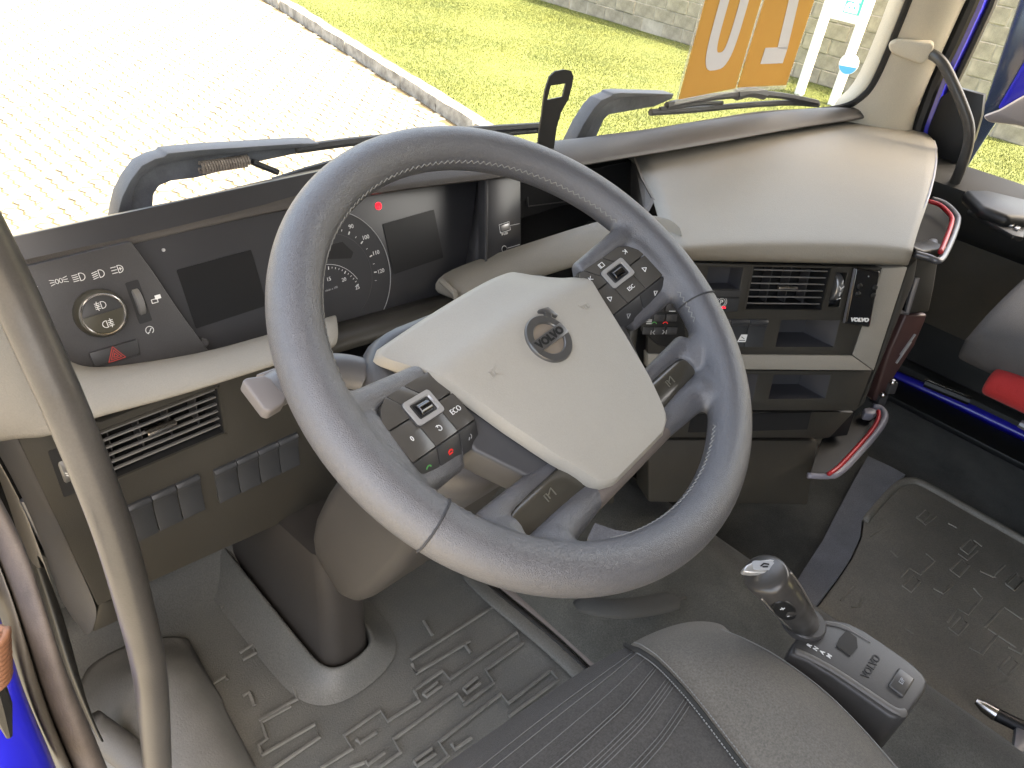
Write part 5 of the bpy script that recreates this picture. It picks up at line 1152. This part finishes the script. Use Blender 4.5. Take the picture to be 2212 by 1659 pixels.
# ---- driver seat
ds = thing('driver_seat', 'dark grey fabric driver seat with stitched side bolster', 'seat', (-.05, -.4, 0), 'cab seats')
rowsC = [[(840, 1745, .30), (960, 1650, .30), (1150, 1520, .30), (1270, 1440, .30), (1352, 1395, .30)],
 [(900, 1745, .37), (1000, 1659, .37), (1180, 1524, .372), (1290, 1450, .374), (1366, 1402, .376)],
 [(930, 1765, .392), (1050, 1680, .392), (1215, 1550, .394), (1315, 1472, .396), (1385, 1410, .392)],
 [(990, 1830, .41), (1110, 1730, .41), (1270, 1600, .41), (1365, 1515, .408), (1425, 1440, .404)],
 [(1080, 1900, .418), (1200, 1800, .418), (1350, 1680, .417), (1440, 1585, .415), (1490, 1510, .41)],
 [(1180, 2000, .42), (1310, 1890, .42), (1455, 1770, .42), (1530, 1680, .418), (1575, 1620, .412)],
 [(1290, 2120, .42), (1430, 2000, .42), (1570, 1870, .42), (1640, 1790, .418), (1670, 1745, .412)],
 [(1420, 2260, .42), (1570, 2130, .42), (1700, 2000, .42), (1760, 1930, .418), (1790, 1890, .412)]]
rowsB = [[(1352, 1395, .30), (1410, 1365, .29), (1490, 1338, .28), (1560, 1345, .27), (1570, 1360, .20)],
 [(1366, 1402, .376), (1420, 1374, .372), (1490, 1348, .362), (1570, 1356, .34), (1590, 1380, .24)],
 [(1385, 1410, .392), (1450, 1388, .395), (1530, 1365, .385), (1625, 1378, .35), (1640, 1405, .24)],
 [(1425, 1440, .404), (1505, 1415, .412), (1600, 1395, .402), (1697, 1418, .358), (1705, 1450, .24)],
 [(1490, 1510, .41), (1590, 1475, .42), (1700, 1455, .408), (1790, 1488, .36), (1795, 1520, .24)],
 [(1575, 1620, .412), (1690, 1575, .424), (1795, 1545, .412), (1876, 1572, .362), (1880, 1600, .24)],
 [(1670, 1745, .412), (1785, 1690, .426), (1880, 1645, .414), (1955, 1663, .364), (1960, 1690, .24)],
 [(1790, 1890, .412), (1900, 1820, .426), (1990, 1770, .414), (2050, 1780, .364), (2055, 1810, .24)]]
gC = [[az(*q) for q in r] for r in rowsC]; gB = [[az(*q) for q in r] for r in rowsB]
bm = nb(); grid(bm, gC); cc = obj('cushion', bm, FABRIC, ds, smooth=180, sub=3)
bm = nb(); grid(bm, gB); bo = obj('bolster', bm, BOLST, ds, smooth=180, sub=3)
bm = nb(); tube(bm, smooth_path([r[-1]+V((0, 0, .0005)) for r in gC], 8), .0035, 8); obj('seam', bm, mat('seam_fabric', (.03, .03, .028), .9), ds, smooth=180)
def stseq(pts, n, name, parent, r=.0007, duty=.6, up=.003):
    P_ = smooth_path(pts, 16); bm = nb()
    for i in range(0, len(P_)-1):
        for k in range(n):
            a = P_[i].lerp(P_[i+1], k/n); b = P_[i].lerp(P_[i+1], (k+duty)/n); tube(bm, [a+V((0, 0, up)), b+V((0, 0, up))], r, 5)
    return obj(name, bm, THREAD, parent)
stseq([r[-1]+V((.006, .003, .001)) for r in gC[1:]], 1, 'stitching', ds)
stseq([r[-1]+V((-.005, -.002, .000)) for r in gC[1:]], 1, 'stitching', ds)
bm = nb(); tube(bm, smooth_path([r[3].lerp(r[2], .13)+V((-.001, 0, -.0035)) for r in gB[1:]], 8), .0009, 6); obj('piping', bm, THREAD, ds, smooth=180)
def surf(s, t):        # point on the cushion, s across 0..4, t down the rows
    i = min(int(t), len(gC)-2); j = min(int(s), 3); a, b = t-i, s-j
    return gC[i][j].lerp(gC[i][j+1], b).lerp(gC[i+1][j].lerp(gC[i+1][j+1], b), a)
LN = mat('pale_line_thread', (.17, .168, .16), .8)
for k, t0 in enumerate((1.35, 1.75, 2.3, 2.85, 2.95, 3.3, 3.38, 3.46, 3.54, 3.9, 3.98, 4.06)):
    bm = nb(); pts = [surf(s, min(6.9, t0+.012*(4-s)**2))+V((0, 0, .0001)) for s in np.linspace(.2, 3.93, 8)]
    pts = smooth_path(pts, 6)
    tube(bm, pts, .0005, 5); obj('decor_line', bm, LN, cc, smooth=180)
# ---- passenger seat
SO = V((.05, 0, .03))
ps = thing('passenger_seat', 'grey passenger seat cushion with red side panel by the door', 'seat', (1.2, -.5, 0), 'cab seats')
secs = []
for y, k in ((-.175, .0), (-.185, .6), (-.21, .9), (-.27, 1), (-.5, 1), (-.85, 1)):
    zt = .40+.085*k+.05*max(0, -.2-y)
    secs.append([q+SO for q in [V((1.02-.01*k, y, .36)), V((.99-.02*k+.02, y, .42)), V((1.00, y, zt-.03)), V((1.05, y, zt)), V((1.22, y, zt+.01)), V((1.42, y, zt)), V((1.46, y, .38)), V((1.42, y, .33)), V((1.08, y, .33))]])
bm = nb(); grid(bm, secs, close_v=True, cap=True); obj('cushion', bm, mat('passenger_fabric', (.085, .08, .078), .85, grain=.4, gscale=300, kind='weave'), ps, smooth=180, sub=2)
secs = []
for y in (-.245, -.26, -.30, -.5, -.85):
    k = min(1, (-.245-y)/.05); secs.append([q+SO for q in [V((1.03, y, .33)), V((.985-.006*k, y, .325)), V((.980-.008*k, y, .355+.02*k)), V((.995, y, .385+.02*k)), V((1.04, y, .38))]])
bm = nb(); grid(bm, secs, close_v=True, cap=True); obj('red_panel', bm, SEATRED, ps, smooth=180, sub=2)
bm = nb(); wbox(bm, 1.30, 1.44, -.9, -.46, -.01, .345); obj('base', bm, BLACK, ps, bevel=.02)
bm = nb(); tube(bm, [V((1.045, -.33, .338)), V((1.045, -.45, .332)), V((1.045, -.6, .33))], .008, 8); obj('rail', bm, SILVER, ps)
# ---- gear selector fixed beside the driver seat
gs = thing('gear_selector', 'grey automatic gear selector with short lever beside the driver seat', 'gear selector', az(1800, 1420, .36))
PG = Plane((.3, -.33, .36), V((0, -1, 0)), V((0, .02, 1)))
top_ = [(1704, 1412), (1712, 1390), (1738, 1358), (1771, 1337), (1800, 1337), (1832, 1343), (1870, 1362), (1906, 1386), (1945, 1413), (1975, 1435), (1998, 1458), (2005, 1474), (2000, 1492), (1962, 1546), (1940, 1553), (1920, 1545), (1860, 1503), (1800, 1462), (1745, 1428)]
GSM = mat('selector_grey', (.062, .059, .056), .42, grain=.1, var=.06, vscale=14); GSB = mat('selector_strip', (.15, .14, .125), .45)
bm = nb(); a = [PG.px(x, y) for x, y in top_]; prism(bm, a, V((0, 0, -.10))); bs = obj('base', bm, GSM, gs, bevel=.006, seg=3)
bm = nb(); tube(bm, smooth_path([PG.px(x, y, -.002) for x, y in ((1716, 1408), (1745, 1420), (1800, 1450), (1870, 1496), (1930, 1536), (1955, 1540))], 4), .0052, 8); obj('side_strip', bm, GSB, bs, smooth=180)
bm = nb(); tube(bm, smooth_path([PG.px(x, y, .0) for x, y in ((1780, 1345), (1815, 1352), (1850, 1370), (1880, 1388))], 4), [.003]*7+[.0012]*6, 8); obj('side_strip', bm, GSB, bs, smooth=180)
kb = [(1942.7, 1440), (1978, 1465), (1952.7, 1505), (1919, 1479)]
bm = nb(); c = sum((PG.px(x, y, .003) for x, y in kb), V())/4
prism(bm, [PG.px(x, y, .0035) for x, y in kb], V((0, 0, -.005))); kb_ = obj('ep_key', bm, BTN, bs, bevel=.003, seg=3)
e1 = (PG.px(1978, 1465)-PG.px(1952.7, 1505)).normalized()
PGt = Plane(PG.px(1948, 1472, .0035), PG.px(1942, 1440)-PG.px(1919, 1479), PG.n)
text('key_symbol', 'E/P', PGt, 0, 0, .007, GREYP, kb_, h=.0006)
PGv = Plane(PG.px(1882, 1440, 0), PG.px(1900, 1410)-PG.px(1868, 1462), PG.n)
text('lettering', 'VOLVO', PGv, 0, 0, .0125, mat('engraved_dark', (.02, .019, .018), .5), bs, h=.0005, bold=.0003)
for ch_, q in (('R', (1748, 1395)), ('N', (1762, 1402)), ('A', (1776, 1410)), ('M', (1791, 1418))):
    Pq_ = Plane(PG.px(*q, .0), PG.px(1900, 1410)-PG.px(1868, 1462), PG.n); text('gear_letter', ch_, Pq_, 0, 0, .0075, WHITEP, bs, h=.0007, bold=.0002)
bm = nb(); prism(bm, [PG.px(x, y, .0006) for x, y in ((1812, 1380), (1828, 1362), (1850, 1378), (1852, 1400), (1836, 1418), (1806, 1396))], V((0, 0, .001))); obj('slide_window', bm, mat('slide_window', (.05, .048, .045), .2), bs, smooth=0)
# lever
Lp = [PG.px(1733, 1345, -.01), az(1717, 1322, .395), az(1700, 1300, .43), az(1676, 1268, .458), az(1656, 1245, .476), az(1647, 1232, .485)]
LEV = mat('lever_bronze', (.085, .078, .071), .28, metal=.35)
bm = nb(); tube(bm, smooth_path(Lp, 5), [.0235]*6+[.0245]*6+[.027]*5+[.0285]*5+[.0275, .024, .016, .006], 26, flat=.86); lv = obj('lever', bm, LEV, gs, smooth=60)
ax_ = (Lp[-1]-Lp[-3]).normalized(); PT_ = Plane(Lp[-1], CR, V((.0, -.25, 1)))
o_ = pxr(PT_, [(1606, 1226), (1612, 1218), (1630, 1212), (1660, 1213), (1680, 1220), (1684, 1228), (1672, 1238), (1655, 1240), (1625, 1236), (1610, 1232)])
rplate('lever_cap', PT_, o_[::-1], -.006, .003, mat('cap_silver', (.55, .54, .52), .3, metal=.6), lv, .002, 3)
c = PT_.uv(1648, 1222, .003); rplate('cap_button', PT_, rrect(c[0]-.013, c[0]+.012, c[1]-.006, c[1]+.006, .004), .0032, .0042, GREYP, lv, .0006)
bm = nb(); strokes(bm, PT_, [[(c[0]-.004, c[1]-.001), (c[0], c[1]+.002), (c[0]+.005, c[1]+.001)], [(c[0]-.002, c[1]-.002), (c[0]+.003, c[1]-.002)]], .0016, .0043, .0048); obj('cap_symbol', bm, BLACK, lv, smooth=0)
ld = (Lp[4]-Lp[1]).normalized(); tcv = CAM-Lp[3]; pp = (tcv-ld*tcv.dot(ld)).normalized(); sd = ld.cross(pp).normalized()
if sd.dot(CR) > 0: sd = -sd            # towards the picture's left
pn = (pp+sd*.35).normalized(); PBt = Plane(Lp[3].lerp(Lp[2], .2)+pn*.0245, -ld.cross(pn), pn)
if PBt.b.dot(ld) < 0: PBt = Plane(PBt.o, -PBt.a, PBt.n)
rplate('shift_rocker', PBt, arc(0, 0, .0115, 0, 360, 24, .026)[:-1], -.012, .0025, BLACK, lv, .002, 3)
for ch_, v in (('+', .010), ('-', -.010)): text('rocker_symbol', ch_, PBt, 0, v, .012, WHITEP, lv, h=.0031)
EDG = mat('lever_edge_shine', (.30, .27, .235), .3, metal=.5)  # light bronze tubes paint the lit edges of the lever
for k_, a_ in ((1, 48), (-1, 62)):
    dv = (pp*math.cos(RAD(a_))+sd*k_*math.sin(RAD(a_))).normalized()
    bm = nb(); tube(bm, smooth_path([Lp[1]+dv*.0215, Lp[2]+dv*.0238, Lp[3]+dv*.0258, Lp[4]+dv*.0265], 5), .0012, 6); obj('lever_edge_shine', bm, EDG, lv, smooth=180)
bm = nb(); lathe(bm, PG, [(.0275, -.004), (.027, .004), (.025, .006), (.0, .006)], 28, *PG.uv(1735, 1347)); obj('lever_collar', bm, GSM, gs)
# ---- air gun lying on the passenger mat
ag = thing('air_gun', 'small air blow gun with silver nozzle on the passenger mat', 'air gun', az(2150, 1550, .03))
bm = nb(); tube(bm, [az(2108, 1514, .05), az(2125, 1526, .05), az(2150, 1542, .05)], [.005, .010, .012], 12); obj('nozzle', bm, CHROME, ag)
bm = nb(); tube(bm, [az(2150, 1542, .05), az(2190, 1562, .05), az(2230, 1580, .05)], .011, 12); obj('barrel', bm, BLACK, ag)
bm = nb(); prism(bm, [az(x, y, .055) for x, y in ((2196, 1566), (2230, 1578), (2230, 1620), (2205, 1632), (2180, 1634), (2190, 1612))], V((0, 0, -.012))); obj('trigger', bm, SILVER, ag, bevel=.003)
bm = nb(); tube(bm, smooth_path([az(2183, 1628, .05), az(2175, 1640, .05), az(2185, 1647, .05), az(2195, 1640, .05)], 5), .003, 8); obj('hook', bm, SILVER, ag)
# ---- driver door opening: seals and blue frame at the left
def ribbon(name, A, B, ya, yb, m, parent, bulge=.012, n=5):
    rows = []; N_ = len(A)
    for i, (a, b) in enumerate(zip(A, B)):
        Y = ya+(yb-ya)*i/(N_-1); p, q = ay(*a, Y), ay(*b, Y); r = []
        for k in range(n):
            t = k/(n-1); r.append(p.lerp(q, t)+V((0, -bulge*math.sin(math.pi*t), bulge*.5*math.sin(math.pi*t))))
        r = [p+V((0, .05, -.01))]+r+[q+V((0, .05, -.01))]
        rows.append(r)
    bm = nb(); grid(bm, rows); return obj(name, bm, m, parent, smooth=180, sub=1)
SL = [(-60, 1060), (-20, 1150), (0, 1215), (26, 1279), (51, 1356), (81, 1454), (111, 1548), (158, 1659), (190, 1730)]
SR = [(-60, 960), (-10, 1050), (34, 1130), (64, 1190), (85, 1258), (111, 1335), (150, 1460), (215, 1600), (260, 1720)]
OL = [(-60, 1180), (-30, 1250), (0, 1314), (12, 1350), (26, 1390), (47, 1459), (77, 1548), (128, 1659), (155, 1730)]
BLp = [(-140, 1180), (-120, 1250), (-100, 1320), (-90, 1370), (-80, 1420), (-70, 1480), (-60, 1560), (-40, 1680), (-20, 1750)]
ribbon('door_opening_seal', SL, SR, .30, .12, SEALM, cab, .016)
ribbon('seal_lip', OL, SL, .295, .115, mat('seal_taupe', (.10, .09, .075), .6, var=.15), cab, .004)
ribbon('blue_door_post', BLp, OL, .27, .09, BLUE, cab, .006)
ribbon('kick_panel', [(75, 1225), (105, 1310), (130, 1390), (152, 1460), (190, 1548), (215, 1600)], [(100, 1225), (140, 1325), (160, 1400), (178, 1470), (200, 1550), (225, 1600)], .31, .2, BROWN, cab, .003)
bm = nb(); tube(bm, smooth_path([az(190, 1565, .12), az(225, 1590, .10), (az(270, 1625, .09)), az(320, 1680, .08), az(380, 1760, .08)], 4), .020, 12); obj('sill_roll', bm, mat('sill_roll', (.10, .095, .088), .6, grain=.3), cab, smooth=180)
bm = nb(); wbox(bm, -.52, -.47, .34, .62, -.3, .9); obj('hinge_post', bm, BLACK, cab, smooth=0)
hs_ = thing('coiled_cable', 'orange brown coiled cable hanging outside the blue door post', 'cable', ay(5, 1420, .03))
A, B = ay(-22, 1375, .03), ay(-16, 1470, .03); d = B-A; n1 = V((1, 0, 0)); n2 = d.normalized().cross(n1)
bm = nb(); tube(bm, [A+d*(i/150)+(n1*math.cos(i*.40)+n2*math.sin(i*.40))*.009 for i in range(151)], .0024, 6); obj('coil', bm, mat('orange_cable', (.22, .10, .055), .5), hs_, smooth=180)
bm = nb(); tube(bm, [ay(-10, 1475, .03), ay(4, 1530, .03), ay(20, 1590, .03)], [.005, .006, .002], 8); obj('plug', bm, BLACK, hs_)
